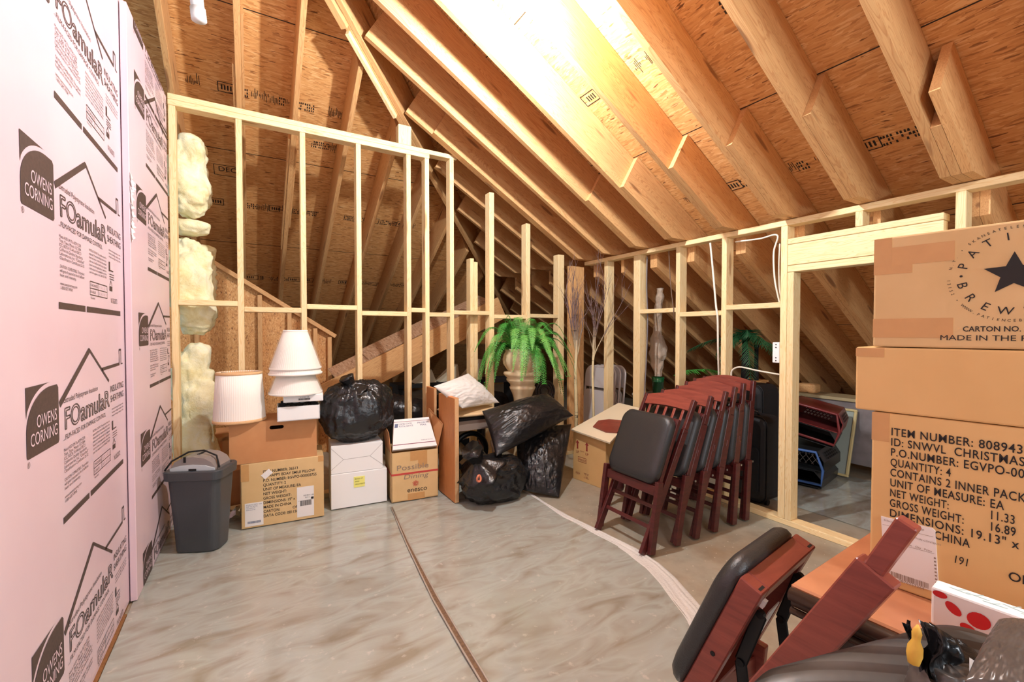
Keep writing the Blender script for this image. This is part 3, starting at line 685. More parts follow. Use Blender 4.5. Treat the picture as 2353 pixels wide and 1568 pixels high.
# white box lid over white tray
FL = atY(637, 968, 3.235); FR = atY(735, 958, 3.235)
t, F, W_ = carton('gift_box', 'open white shallow box with crumpled dark paper inside, under the white lid', 'box', (FL.x, 3.240), (FR.x, 3.225), .7085, .094, .21, M['white'], 'white shallow boxes under the lampshades', open_top=True)
bm = BM(); rr = random.Random(8); NN = 16; gr = []
for j in range(NN):
    gr.append([bm.verts.new(F @ Vector((.012 + (W_ - .024) * i / (NN - 1), .078 + rr.uniform(-.012, .02), -.012 - .186 * j / (NN - 1)))) for i in range(NN)])
for a, b in zip(gr, gr[1:]):
    for i in range(NN - 1): bm.faces.new((a[i], a[i + 1], b[i + 1], b[i]))
obj('crumpled_paper', bm, plain('dark_tissue', S(70, 66, 60), .3, .5, 40, .5), t)
for px in (.02, W_ - .05): 
    bm = BM(); box(bm, (px, .06, -.14), (px + .03, .118, -.08), M=F); obj('packing_block', bm, M['dark'], t)
FL = atY(655, 921, 3.235); FR = atY(742, 916, 3.235)
t, F, W_ = carton('box_lid', 'white box lid with a small barcode, under the conical lampshades', 'box lid', (FL.x - .01, 3.245), (FR.x, 3.22), .829, .047, .235, M['white'], 'white shallow boxes under the lampshades')
bm = BM(); barcode(bm, F, .09, .16, .012, .024, 9); text(bm, '0 10-0201 1M0', .009, F, .1, .028, .0022, fit=.055); obj('barcode', bm, M['ink'], t)
cx, cy = .262, 3.345
M['film'] = None
tt = NT('clear_wrap'); tt.set(Base_Color=S(250, 248, 240), Roughness=.08); tt.b.inputs['Alpha'].default_value = .22; tt.bump(tt.noise(tt.coords(), 14, 3).outputs['Fac'], .5, .02); M['film'] = tt.m
for lab, z0, z1, r0, r1 in (('lowest of three nested conical ivory lampshades, standing on the white lid', .878, 1.06, .162, .095), ('middle of three nested conical ivory lampshades, only its rim showing', 1.010, 1.20, .164, .10), ('topmost conical ivory lampshade of three, wrapped in clear film', 1.045, 1.30, .158, .074)):
    t = thing('lampshade', lab, 'lampshade', (cx, cy, z0), group='lampshades on the carton stack'); pleated(t, cx, cy, z0, z1, r0, r1, mat=M['shade'])
    bm = BM(); lathe(bm, [(r0 + .001, z0 - .002), (r0 + .004, z0 + .002), (r0 + .003, z0 + .010), (r0 - .004, z0 + .010), (r0 - .004, z0)], 80, T(cx, cy, 0), close=False); obj('rim', bm, M['shade'], t, smooth=True)
    if z1 == 1.30:
        bm = BM(); lathe(bm, [(r1 + .003, z1), (r1 + .002, z1 + .008), (r1 - .004, z1 + .008), (r1 - .004, z1)], 60, T(cx, cy, 0), close=False); obj('collar', bm, M['shade'], t, smooth=True)
    if z0 != 1.010:
        bm = BM(); lathe(bm, [(r0 + .010, z0 + .004), ((r0 + r1) / 2 + .012, (z0 + z1) / 2), (r1 + .006, z1 + .002)], 60, T(cx, cy, 0), close=False, flute=lambda a, r, z: 1 + .02 * noise.noise(Vector((math.cos(a) * 3, math.sin(a) * 3, z * 14)))); obj('film_wrap', bm, M['film'], t, smooth=True)
# white boxes
c, F, W_ = carton('white_box', 'low white box with a yellow sticky note, on the floor under a smaller white box', 'box', (.484, 3.372), (.876, 3.338), .012, .252, .29, M['white'], 'plain white boxes on the floor')
o = patch('sticky_note', c, F, .155, .232, .14, .218, plain('yellow_paper', S(240, 236, 130), .7), .003, 'yellow sticky note with handwriting'); bm = BM(); lines(bm, F, .162, .198, ['BOXES OF', 'XMAS', 'ORNAMENTS'], .014, .02, z=.0045, shear=.2, sx=.85); obj('handwriting', bm, plain('olive_ink', S(120, 120, 40), .7), o)
c, F, W_ = carton('white_box', 'upright white box with folded triangular flaps, on top of the low white box', 'box', (.486, 3.378), (.848, 3.348), .2655, .205, .26, M['white'], 'plain white boxes on the floor')
bm = BM()
for a, b in (((0, .19), (.085, .10)), ((0, .03), (.085, .10)), ((.085, .10), (.27, .105)), ((.27, .105), (.36, .19)), ((.27, .105), (.36, .03)), ((0, .03), (.0, .19))): strip2(bm, a, b, .0022, F, .001)
obj('flap_seam', bm, plain('seam_grey', S(160, 158, 156), .7), c)
# carton with ENESCO printing
c, F, W_ = carton('carton', 'open cardboard carton with a red band and handwriting, next to the brown boards', 'carton', (.895, 3.282), (1.249, 3.244), .012, .372, .30, M['card'], 'cartons along the framed back wall', open_top=True)
bm = BM(); box(bm, (-.001, .200, -.0005), (W_ + .001, .214, .0014), M=F); box(bm, (-.0014, .200, -.30), (.0005, .214, 0), M=F); obj('red_band', bm, M['red'], c)
bm = BM(); text(bm, 'Possible', .058, F, .035, .236, .0018, fit=.24); text(bm, 'Dining', .050, F, .085, .165, .0012, fit=.19, shear=.15); obj('handwriting', bm, M['greyink'], c)
bm = BM(); text(bm, 'enesco', .052, F, .115, .062, .0018, fit=.15); obj('printed_text', bm, M['ink'], c)
bm = BM(); r_ = random.Random(2); m = F @ T(.18, .124, .0018)
for k in range(11):
    a = 2 * PI * k / 11; flat(bm, [(.014 * math.cos(a + d) * q, .014 * math.sin(a + d) * q) for d, q in ((-.16, .9), (-.1, 1.5), (0, 1.75 + .3 * (k % 2)), (.12, 1.5), (.16, .9))], m)
for rad0, rad1 in ((.009, .013), (.002, .006)):
    for k in range(16):
        a, b = 2 * PI * k / 18, 2 * PI * (k + 1) / 18; flat(bm, [(rad0 * math.cos(a), rad0 * math.sin(a)), (rad1 * math.cos(a), rad1 * math.sin(a)), (rad1 * math.cos(b), rad1 * math.sin(b)), (rad0 * math.cos(b), rad0 * math.sin(b))], m)
obj('printed_emblem', bm, M['red'], c)
patch('tape_strip', c, F, .14, .27, .30, .371, M['tape']); patch('tape_strip', c, F, .20, .27, .245, .30, M['tape']); patch('tape_strip', c, F, .12, .25, .0, .05, M['tape'])
for nm, pts in (('flap', [(W_ - .002, .37, -.004), (W_ + .045, .56, -.01), (W_ - .02, .66, -.20), (W_ - .045, .40, -.29)]), ('flap', [(.0, .37, -.29), (.0, .37, -.004), (-.01, .52, -.04), (-.03, .60, -.24)])):
    bm = BM(); q = [F @ Vector(p) for p in pts]; nrm = (q[1] - q[0]).cross(q[3] - q[0]).normalized() * .004
    a = [bm.verts.new(p) for p in q]; b = [bm.verts.new(p + nrm) for p in q]; bm.faces.new(a); bm.faces.new(b[::-1])
    for k in range(4): bm.faces.new((a[k], b[k], b[(k + 1) % 4], a[(k + 1) % 4]))
    bmesh.ops.recalc_face_normals(bm, faces=bm.faces); obj(nm, bm, M['card_d'], c)
# white mailing box leaning in it
mb = thing('mailing_box', 'white mailing box with thin coloured stripes, leaning in the open carton', 'mailing box', (1.08, 3.27, .38))
x = Vector((.354, -.038, 0)).normalized(); back = Vector((-x.y, x.x, 0)) * -1
n_ = Vector((0, 0, 1)).cross(x)                                             # into the carton
up = (Vector((0, 0, 1)) * .86 + n_ * .5).normalized()
F2 = frame(Vector((.903, 3.275, .412)), x, up); Wm = .338
bm = BM(); prism(bm, [(0, 0), (Wm, .0), (Wm - .035, .235), (.03, .235)], -.045, 0, M=F2); obj('body', bm, M['white'], mb)
bm = BM(); strip2(bm, (.006, .034), (Wm - .006, .034), .005, F2, .0012); strip2(bm, (.026, .213), (Wm - .032, .213), .003, F2, .0012); obj('stripe', bm, plain('plum_ink', S(140, 70, 90), .6), mb)
bm = BM(); text(bm, 'UNITED STATES', .018, F2, .062, .188, .0012, fit=.10); text(bm, 'POSTAL SERVICE.', .018, F2, .062, .170, .0012, fit=.11); text(bm, 'PRIORITY', .018, F2, .205, .188, .0012, fit=.09); text(bm, 'MAIL', .018, F2, .225, .170, .0012, fit=.05)
flat(bm, [(.028, .168), (.052, .168), (.058, .198), (.034, .198)], F2, .0012); text(bm, 'Schedule your free pickup', .010, F2, .22, .052, .0012, fit=.09); obj('printing', bm, M['blueink'], mb)
# brown boards
M['veneer'] = lumber_mat('orange_veneer', S(206, 140, 84), S(192, 124, 72), S(150, 90, 50), .3)
for lab, y0, y1, x0, x1, z in (('tall orange-brown board standing on edge beside the open carton', 3.035, 3.36, 1.300, 1.335, .80), ('second orange-brown board standing behind the tall one', 3.44, 3.62, 1.29, 1.315, .83)):
    t = thing('board', lab, 'board', (x0, y0, .012), group='orange-brown boards standing on edge')
    post('panel', x0, x1, y0, y1, .012, z, M['veneer'], t); post('edge_band', x0 + .002, x1 - .002, y0 - .003, y0 - .0002, .014, z - .002, M['shadetrim'], t)
# ------------------------------------------------------------------ grey bin shredder by the foam wall
def rrect(w_, d, r, n=6):
    pts = []
    for cx, cy, a0 in ((w_ / 2 - r, d / 2 - r, 0), (-w_ / 2 + r, d / 2 - r, 90), (-w_ / 2 + r, -d / 2 + r, 180), (w_ / 2 - r, -d / 2 + r, 270)):
        for k in range(n + 1):
            a = math.radians(a0 + 90 * k / n); pts.append((cx + r * math.cos(a), cy + r * math.sin(a)))
    return pts
def loft(bm, secs, M_=None, caps=(True, True)):
    rings = [[bm.verts.new((M_ @ Vector(p)) if M_ else Vector(p)) for p in s] for s in secs]; n = len(rings[0])
    for a, b in zip(rings, rings[1:]):
        for k in range(n): bm.faces.new((a[k], a[(k + 1) % n], b[(k + 1) % n], b[k]))
    if caps[0]: bm.faces.new(rings[0][::-1])
    if caps[1]: bm.faces.new(rings[-1])
    bmesh.ops.recalc_face_normals(bm, faces=bm.faces)
M['binplastic'] = plain('charcoal_plastic', S(66, 70, 74), .42, .08, 200, .04)
M['greyplastic'] = plain('grey_plastic', S(128, 130, 132), .35)
bx, by, ba = -.262, 3.205, -.42
sh = thing('paper_shredder', 'charcoal wastebasket paper shredder with silver-grey cutting head, beside the pink foam', 'paper shredder', (bx, by, .012), ba)
B_ = T(bx, by, .012) @ R(ba, 'Z')
sec = lambda w_, d, r, z: [(x, y, z) for x, y in rrect(w_, d, r)]
bm = BM(); loft(bm, [sec(.235, .16, .05, 0), sec(.24, .165, .05, .006), sec(.262, .19, .045, .24), sec(.285, .215, .04, .47), sec(.285, .215, .04, .475), sec(.262, .192, .035, .475), sec(.24, .17, .04, .25), sec(.225, .15, .045, .01)], B_, (True, True)); obj('basket', bm, M['binplastic'], sh, smooth=False)
bm = BM(); loft(bm, [sec(.288, .218, .04, .425), sec(.312, .240, .045, .43), sec(.316, .244, .045, .477), sec(.306, .232, .04, .482), sec(.268, .198, .036, .482), sec(.268, .198, .036, .455)], B_, (False, False)); obj('rim', bm, M['binplastic'], sh)
hp = [(-.12, -.006), (-.12, .022), (-.10, .055), (-.06, .078), (0, .085), (.06, .075), (.10, .05), (.12, .018), (.12, -.006)]
bm = BM(); prism(bm, hp, -.085, .085, B_ @ T(0, 0, .474) @ R(PI / 2, 'X')); hd_ = obj('cutting_head', bm, plain('taupe_grey_plastic', S(142, 134, 130), .25), sh)
bm = BM(); prism(bm, [(-.12, -.006), (-.12, .022), (-.07, .036), (0, .040), (.07, .034), (.12, .018), (.12, -.006)], .085, .094, B_ @ T(0, 0, .474) @ R(PI / 2, 'X')); obj('front_band', bm, plain('silver_plastic', S(196, 204, 208), .3), hd_)
bm = BM(); box(bm, (-.018, -.097, .476), (.022, -.0935, .492), M=B_); obj('switch', bm, M['dark'], hd_)
bm = BM(); box(bm, (-.05, -.0885, .528), (-.038, -.084, .560), M=B_); box(bm, (-.008, -.03, .5585), (.008, .05, .5605), M=B_); obj('paper_slot', bm, M['dark'], hd_)
bm = BM(); tube(bm, [B_ @ Vector(p) for p in ((-.15, -.09, .484), (-.13, -.06, .53), (-.06, -.02, .572), (.02, -.01, .578), (.10, -.03, .55), (.135, -.07, .49))], .005, 8); obj('cord', bm, M['dark'], sh, smooth=True)
# clutter between bin and cartons
c, F, W_ = carton('carton', 'wrinkled taped carton half hidden behind the shredder bin', 'carton', (-.30, 4.10), (-.03, 4.12), .0, .50, .26, M['card_d'], 'cartons behind the framed back wall')
patch('tape_strip', c, F, .10, .17, .0, .50, M['tape']); patch('tape_strip', c, F, .0, .27, .44, .47, M['tape'])
c, F, W_ = carton('carton', 'low flattened carton lying behind the lowest printed carton', 'carton', (-.20, 3.80), (.10, 3.80), .0, .28, .22, M['card_d'], 'cartons behind the framed back wall')
bm = BM(); rr = random.Random(5); g = [[bm.verts.new((-.27 + i * .024, 3.50 + j * .03 + rr.uniform(-.005, .005), .05 + rr.uniform(-.02, .03))) for i in range(9)] for j in range(5)]
for a, b in zip(g, g[1:]):
    for i in range(8): bm.faces.new((a[i], a[i + 1], b[i + 1], b[i]))
tag(obj('foil_scrap', bm, plain('foil', S(190, 190, 190), .2, Metallic=1.0)), 'crumpled silver foil on the floor behind the shredder bin', 'foil')

# ------------------------------------------------------------------ garbage bags
def blob_bag(bm, ctr, rad, seed, neck=None, flat_z=None, n=150, m=90, amp=.10, rid=.05):
    ctr = Vector(ctr); rad = Vector(rad); sv = Vector((seed * 7.1, seed * 3.3, seed)); rings = []
    nk = (Vector(neck) - ctr).normalized() if neck else Vector((0, 0, 1))
    for j in range(m + 1):
        th = PI * j / m; ring = []
        for i in range(n):
            ph = 2 * PI * i / n; d = Vector((math.sin(th) * math.cos(ph), math.sin(th) * math.sin(ph), math.cos(th)))
            q = Vector([math.copysign(abs(d[k]) ** .82, d[k]) * rad[k] for k in range(3)])
            f = 1 + amp * noise.noise(d * 1.7 + sv) + amp * .45 * noise.noise(d * 4.5 + sv)
            ang = d.angle(nk); az = noise.noise(d.cross(nk).normalized() * 5 + sv) if ang > 1e-3 else 0
            f += -rid * abs(noise.noise((d - nk * d.dot(nk)).normalized() * 6.5 + sv + d * .9)) * (.4 + .8 * math.exp(-ang * .8)) - rid * .35 * abs(noise.noise(d * 15 + sv)) - rid * .12 * abs(noise.noise(d * 38 + sv))
            p = ctr + q * f
            if flat_z is not None and p.z < flat_z: p.z = flat_z + (p.z - flat_z) * .03
            ring.append(bm.verts.new(p))
        rings.append(ring)
    for a, b in zip(rings, rings[1:]):
        for i in range(n): bm.faces.new((a[i], b[i], b[(i + 1) % n], a[(i + 1) % n]))
    bmesh.ops.remove_doubles(bm, verts=bm.verts, dist=1e-6)
def pillow(bm, c, th, seed, n=90, wr=.010, bulge=.5, pinch=.10):
    """closed cushion between four corner points, th thick"""
    c = [Vector(p) for p in c]; nrm = (c[1] - c[0]).cross(c[3] - c[0]).normalized(); sv = Vector((seed * 5.3, seed, 0)); ctr = sum(c, Vector()) / 4
    grids = []
    for s in (1, -1):
        g = []
        for j in range(n + 1):
            row = []
            for i in range(n + 1):
                u, v = i / n, j / n; a, b = 2 * u - 1, 2 * v - 1
                p = c[0] * (1 - u) * (1 - v) + c[1] * u * (1 - v) + c[2] * u * v + c[3] * (1 - u) * v
                h = max(0, (1 - a * a) * (1 - b * b)); hh = h ** bulge
                e = (a * a) * (1 - b * b) + (b * b) * (1 - a * a)      # pull the edge middles inwards
                p = p + (ctr - p) * pinch * e
                p2 = Vector((a * 2.2, b * 2.2, s * 3)) + sv
                rad = noise.noise(Vector((math.atan2(b, a) * 4.5, math.hypot(a, b) * .6, s * 2)) + sv)
                w_ = wr * (abs(noise.noise(p2 * 2.1)) + .8 * abs(rad) * min(1, math.hypot(a, b)) + .5 * abs(noise.noise(p2 * 6)))
                row.append(p + nrm * s * (th / 2 * hh - w_ * min(1, h * 6) + (.05 * th * noise.noise(p2 * .7)) * hh))
            g.append(row)
        grids.append(g)
    V = []
    for k, g in enumerate(grids):
        V.append([[bm.verts.new(p) for p in row] for row in g])
        for j in range(n):
            for i in range(n):
                q = (V[k][j][i], V[k][j][i + 1], V[k][j + 1][i + 1], V[k][j + 1][i]); bm.faces.new(q if k == 0 else q[::-1])
    bmesh.ops.remove_doubles(bm, verts=bm.verts, dist=1e-5)
def neck_tuft(bm, base, tip, r0, r1, seed, n=26, m=14):
    base, tip = Vector(base), Vector(tip); d = (tip - base); u = d.orthogonal().normalized(); w_ = d.normalized().cross(u); rings = []
    for j in range(m + 1):
        t_ = j / m; r = r0 * (1 - t_) ** .7 * (1 - t_) + (r0 * .28) * (1 - abs(2 * t_ - .7)) + r1 * t_ ** 1.5 if False else r0 * max(.0, 1 - 2.2 * t_) + r0 * .25 + (r1 - r0 * .25) * t_ * t_
        ring = []
        for k in range(n):
            a = 2 * PI * k / n; f = 1 + .45 * noise.noise(Vector((math.cos(a) * 2.4, math.sin(a) * 2.4, seed + t_ * .6)))
            ring.append(bm.verts.new(base + d * t_ + (u * math.cos(a) + w_ * math.sin(a)) * r * f))
        rings.append(ring)
    for a, b in zip(rings, rings[1:]):
        for k in range(n): bm.faces.new((a[k], a[(k + 1) % n], b[(k + 1) % n], b[k]))
    bm.faces.new(rings[-1]); bm.faces.new(rings[0][::-1])
G_ = 'black garbage bags'
t = thing('garbage_bag', 'big round crumpled black garbage bag lying on the white boxes', 'garbage bag', (.70, 3.5, .48), group=G_)
bm = BM(); blob_bag(bm, (.695, 3.47, .700), (.275, .185, .235), 1.7, neck=(.66, 3.40, .97), amp=.12, rid=.09, flat_z=.476); obj('sack', bm, M['bag'], t, smooth=True)
bm = BM(); neck_tuft(bm, (.66, 3.42, .86), (.60, 3.40, .965), .10, .05, 4); obj('gathered_neck', bm, M['bag'], t, smooth=True)
c_ = [atY(1140, 1050, 2.86), atY(1318, 955, 2.92), atY(1255, 903, 3.18), atY(1108, 945, 3.16)]
t = thing('garbage_bag', 'plump cushion-shaped black bag with pointed corners, lying on top of another bag', 'garbage bag', c_[0], group=G_)
bm = BM(); pillow(bm, c_, .30, 3, pinch=.02, bulge=.62, wr=.010); obj('sack', bm, M['bag2'], t, smooth=True)
c_ = [atY(1192, 1120, 2.95), Vector((2.04, 2.73, .012)), atY(1313, 975, 3.0), atY(1185, 985, 3.22)]
c_[0].z = .05
t = thing('garbage_bag', 'tall black bag standing under the cushion-shaped one, by the corner post', 'garbage bag', c_[1], group=G_)
bm = BM(); pillow(bm, c_, .20, 8, pinch=.0, bulge=.55, wr=.012); obj('sack', bm, M['bag2'], t, smooth=True)
t = thing('garbage_bag', 'slumped black bag on the floor with an orange drawstring tag', 'garbage bag', (1.55, 2.95, .012), group=G_)
bm = BM(); blob_bag(bm, (1.605, 2.96, .165), (.26, .15, .18), 5.2, neck=(1.40, 2.92, .42), flat_z=.013, amp=.14, rid=.08); obj('sack', bm, M['bag'], t, smooth=True)
bm = BM(); neck_tuft(bm, (1.47, 2.93, .27), (1.375, 2.90, .435), .15, .085, 2); obj('gathered_neck', bm, M['bag'], t, smooth=True)
bm = BM(); p = Vector((1.372, 2.775, .262)); tube(bm, [p + Vector((.012 * math.cos(a) * 1.2, .004 * math.sin(a * 2), .022 * math.sin(a))) for a in [2 * PI * k / 14 for k in range(14)]], .008, 6, closed=True); obj('drawstring_tag', bm, plain('salmon_plastic', S(222, 132, 100), .4), t, smooth=True)

# ------------------------------------------------------------------ side table with fan, cushion
t = thing('side_table', 'dark side table with a grey apron under the white pillow', 'table', (1.6, 3.42, 0))
bm = BM(); box(bm, (1.37, 3.24, .575), (1.80, 3.58, .60), bev=.003); obj('table_top', bm, M['dark'], t)
bm = BM(); box(bm, (1.39, 3.245, .495), (1.78, 3.565, .5745)); obj('apron', bm, plain('taupe_grey_board', S(150, 134, 122), .6), t)
for x, y in ((1.41, 3.255), (1.76, 3.255), (1.41, 3.545), (1.76, 3.545)): post('leg', x - .018, x + .018, y - .018, y + .018, .012, .494, M['blackmetal'], t)
t = thing('floor_fan', 'black round fan housing under the grey side table', 'fan', (1.58, 3.42, .012))
bm = BM(); tube(bm, [(1.58 + .15 * math.cos(a), 3.36, .29 + .15 * math.sin(a)) for a in [2 * PI * k / 36 for k in range(36)]], .022, 10, closed=True); obj('housing', bm, M['blackmetal'], t, smooth=True)
for k in range(4):
    a = k * PI / 2 + .5; bm = BM(); q = [Vector((1.58 + r * math.cos(a + s), 3.36 + dy, .29 + r * math.sin(a + s))) for r, s, dy in ((.03, -.2, -.01), (.12, -.35, -.02), (.125, .25, .02), (.03, .3, .01))]
    f = bm.faces.new([bm.verts.new(p_) for p_ in q]); e = bmesh.ops.extrude_face_region(bm, geom=[f]); [setattr(v, 'co', v.co + Vector((0, .004, 0))) for v in e['geom'] if isinstance(v, bmesh.types.BMVert)]; obj('blade', bm, plain('dusty_brown_plastic', S(150, 96, 66), .5) if k == 0 else M['blackmetal'], t)
bm = BM(); lathe(bm, [(.035, -.03), (.038, 0), (.03, .02)], 20, T(1.58, 3.36, .29) @ R(PI / 2, 'X')); obj('hub', bm, M['blackmetal'], t)
bm = BM(); box(bm, (1.50, 3.30, .012), (1.66, 3.42, .03)); box(bm, (1.57, 3.35, .03), (1.59, 3.37, .13)); obj('stand', bm, M['blackmetal'], t)
bm = BM(); lathe(bm, [(.035, .012), (.04, .02), (.035, .10), (.035, .22), (.03, .33), (.045, .40), (.04, .405)], 24, T(1.72, 3.17, 0)); tag(obj('table_lamp_base', bm, plain('antique_cream_resin', S(196, 176, 140), .35, .3, 30, .35), smooth=True), 'flared antique cream vase-like base behind the slumped bag', 'lamp base')
t = thing('cushion', 'flat tan cushion with dark underside between the side table and white pillow', 'cushion', (1.6, 3.42, .601))
bm = BM(); c_ = [(1.36, 3.20, .625), (1.84, 3.20, .618), (1.84, 3.58, .63), (1.36, 3.58, .63)]; pillow(bm, c_, .045, 2, n=30, wr=.002, bulge=.25, pinch=.02); obj('pad', bm, plain('tan_canvas', S(222, 192, 146), .8, .2, 80, .06), t, smooth=True)
t = thing('pillow', 'creased white pillow lying on the tan cushion beside the board', 'pillow', (1.55, 3.4, .65))
bm = BM(); c_ = [atY(996, 888, 3.16), atY(1062, 948, 3.16), atY(1148, 926, 3.40), atY(1076, 858, 3.55)]; c_[1].z += .03
pillow(bm, c_, .17, 12, n=60, wr=.012, bulge=.6, pinch=.03); 
for v in bm.verts:
    if v.co.z < .655: v.co.z = .655 + (v.co.z - .655) * .05
obj('cover', bm, plain('white_cotton', S(232, 228, 222), .85, .15, 60, .02), t, smooth=True)

# ------------------------------------------------------------------ urn with fern
UX, UY = 2.165, 3.465
t = thing('potted_fern', 'green artificial fern spilling from a cream fluted urn by the stud wall', 'potted plant', (UX, UY, 0))
prof = [(.15, .0), (.16, .02), (.15, .05), (.09, .10), (.07, .25), (.065, .45), (.075, .60), (.085, .69), (.10, .735), (.118, .77), (.122, .785), (.112, .795), (.118, .815), (.148, .845), (.150, .862), (.142, .870), (.168, .893), (.178, .912), (.172, .926), (.135, .935), (.150, .955), (.176, 1.0), (.182, 1.045), (.172, 1.09), (.158, 1.115), (.165, 1.14), (.155, 1.14), (.14, 1.09), (.05, 1.05)]
fl = lambda a, r, z: 1 + (.035 * math.sin(a * 14) * math.sin((z - .935) / .18 * PI) if .935 < z < 1.115 else 0)
bm = BM(); lathe(bm, prof, 112, T(UX, UY, 0), flute=fl); obj('urn', bm, plain('cream_glazed_resin', S(232, 208, 166), .22, .12, 14, .10), t, smooth=True)
M['fern'] = plain('fern_green', S(74, 160, 62), .5, .1, 30, .35); M['fern_l'] = plain('fern_green_light', S(120, 192, 90), .5, .1, 30, .25); M['stem'] = plain('fern_stem', S(92, 120, 50), .6)
def frond(bm, base, az, L, rise, droop, wid, rnd):
    dirh = Vector((math.cos(az), math.sin(az), 0)); sd = Vector((-dirh.y, dirh.x, 0)); pts = []
    n = 34
    for i in range(n + 1):
        s = i / n; pts.append(Vector(base) + dirh * (L * (s - .18 * s ** 3 * droop)) + Vector((0, 0, rise * math.sin(min(1, s * 1.25) * PI * .62) - droop * L * .95 * s ** 2.6)) + sd * .03 * math.sin(s * 3 + az * 3))
    for p_ in pts:
        if p_.y < 3.36: p_.z = max(p_.z, .88 + .02 * math.sin(az * 5))
    tube(bm, pts, [.0026 * (1 - .8 * i / n) + .0006 for i in range(n + 1)], 4)
    for i in range(3, n + 1):
        s = i / n; tg = (pts[i] - pts[i - 1]).normalized(); nl = tg.cross(sd).normalized(); sdl = nl.cross(tg).normalized()
        l = wid * (math.sin(min(1, s * 2.2) * PI / 2) * (1 - s ** 2.2) + .12); w_ = L / n * .40
        for sg in (-1, 1):
            for q in (0, .5):
                p = pts[i] - (pts[i] - pts[i - 1]) * q; d = (sdl * sg + tg * .35 - nl * 0 + Vector((0, 0, -.22)) + Vector((rnd.uniform(-.1, .1),) * 3)).normalized()
                a = p + tg * w_ * .5; b = p - tg * w_ * .5; mid = p + d * l * .55
                f = [bm.verts.new(v) for v in (b, mid - tg * w_ * .55 + nl * .003, p + d * l, mid + tg * w_ * .55 + nl * .003, a)]
                bm.faces.new(f)
rnd = random.Random(21)
for k in range(70):
    az = k * 2.39996 + rnd.uniform(-.2, .2); tier = k / 70
    L = .40 + .16 * rnd.random() - .10 * (tier > .75); rise = .10 + .24 * tier + rnd.uniform(-.03, .05); dr = 1.15 - .75 * tier + rnd.uniform(-.15, .2)
    if math.sin(az) > .2: L *= .42; dr *= .6               # fronds towards the wall stay short
    bm = BM(); frond(bm, (UX + .05 * math.cos(az), UY + .05 * math.sin(az), 1.09), az, L, rise, dr, .056 + .018 * rnd.random(), rnd); obj('frond', bm, M['fern_l'] if rnd.random() < .4 else M['fern'], t)
# round dark wrought frame beside the urn
t = thing('wrought_stand', 'dark wrought-iron scroll stand behind the cushion-shaped bag', 'stand', (2.50, 3.56, 0))
bm = BM()
for r in (.11, .085, .05): tube(bm, [(2.50 + r * math.cos(a), 3.58, .70 + r * math.sin(a)) for a in [2 * PI * k / 30 for k in range(30)]], .011, 8, closed=True)
obj('scroll', bm, plain('rusty_iron', S(52, 40, 36), .5, .3, 60, .2), t, smooth=True)
for dx in (-.10, .10):
    bm = BM(); tube(bm, [(2.50 + dx, 3.58, .68), (2.50 + dx * 1.1, 3.58, .3), (2.50 + dx * 1.3, 3.58, .0)], .01, 8); obj('leg', bm, M['blackmetal'], t, smooth=True)
# birch saplings
def twig(bm, p, d, L, r, depth, rnd):
    pts = [Vector(p)]; d = Vector(d).normalized(); n = 6
    for i in range(n):
        d = (d + Vector((rnd.uniform(-.12, .12), rnd.uniform(-.08, .08), rnd.uniform(-.02, .10)))).normalized(); pts.append(pts[-1] + d * L / n)
    tube(bm, pts, [r * (1 - .75 * i / n) for i in range(n + 1)], 5)
    if depth:
        for i in range(1, n + 1):
            if rnd.random() < .8: twig(bm, pts[i], d + Vector((rnd.uniform(-.55, .55), rnd.uniform(-.28, .28), .1)), L * rnd.uniform(.35, .55), r * .45, depth - 1, rnd)
def bark():
    t_ = NT('birch_bark'); n = t_.noise(t_.coords((6, 6, 60)), 1.0, 3); sx_ = t_.n('ShaderNodeSeparateXYZ'); tc = t_.n('ShaderNodeTexCoord'); t_.l(tc.outputs['Object'], sx_.inputs[0])
    mr = t_.n('ShaderNodeMapRange'); mr.inputs[1].default_value = 1.0; mr.inputs[2].default_value = 1.35; t_.l(sx_.outputs[2], mr.inputs[0])
    c = t_.mix(mr.outputs[0], S(214, 196, 150), S(120, 96, 92)); t_.set(Base_Color=t_.mix(t_.ramp(n.outputs['Fac'], [(.64, (0, 0, 0, 1)), (.7, (1, 1, 1, 1))]), c, S(60, 44, 38)), Roughness=.8); return t_.m
M['bark'] = bark()
for lab, bx_, ty, r, sd_ in (('pale birch sapling with bare forked twigs, just right of the fern', 2.70, 3.35, .017, 4), ('thinner bare birch sapling beside the white folding chairs', 2.80, 3.215, .012, 9)):
    t = thing('birch_branch', lab, 'branch', (bx_, ty, 0), group='bare birch branches'); rnd = random.Random(sd_)
    bm = BM(); tube(bm, [(bx_, ty, .013), (bx_ + .01, ty, .5), (bx_ - .005, ty, .9), (bx_ + .01, ty, 1.22)], [r, r, r * .9, r * .75], 8); obj('trunk', bm, M['bark'], t, smooth=True)
    bm = BM()
    for k in range(6): twig(bm, (bx_ + .01 - .003 * k * (k % 2), ty, 1.20 - .07 * (k % 4)), (rnd.uniform(-.38, .38), rnd.uniform(-.2, .06), 1), rnd.uniform(.42, .68), r * .5, 2, rnd)
    obj('twigs', bm, M['bark'], t)
    o = t.children[-1]; o['kind'] = 'stuff'

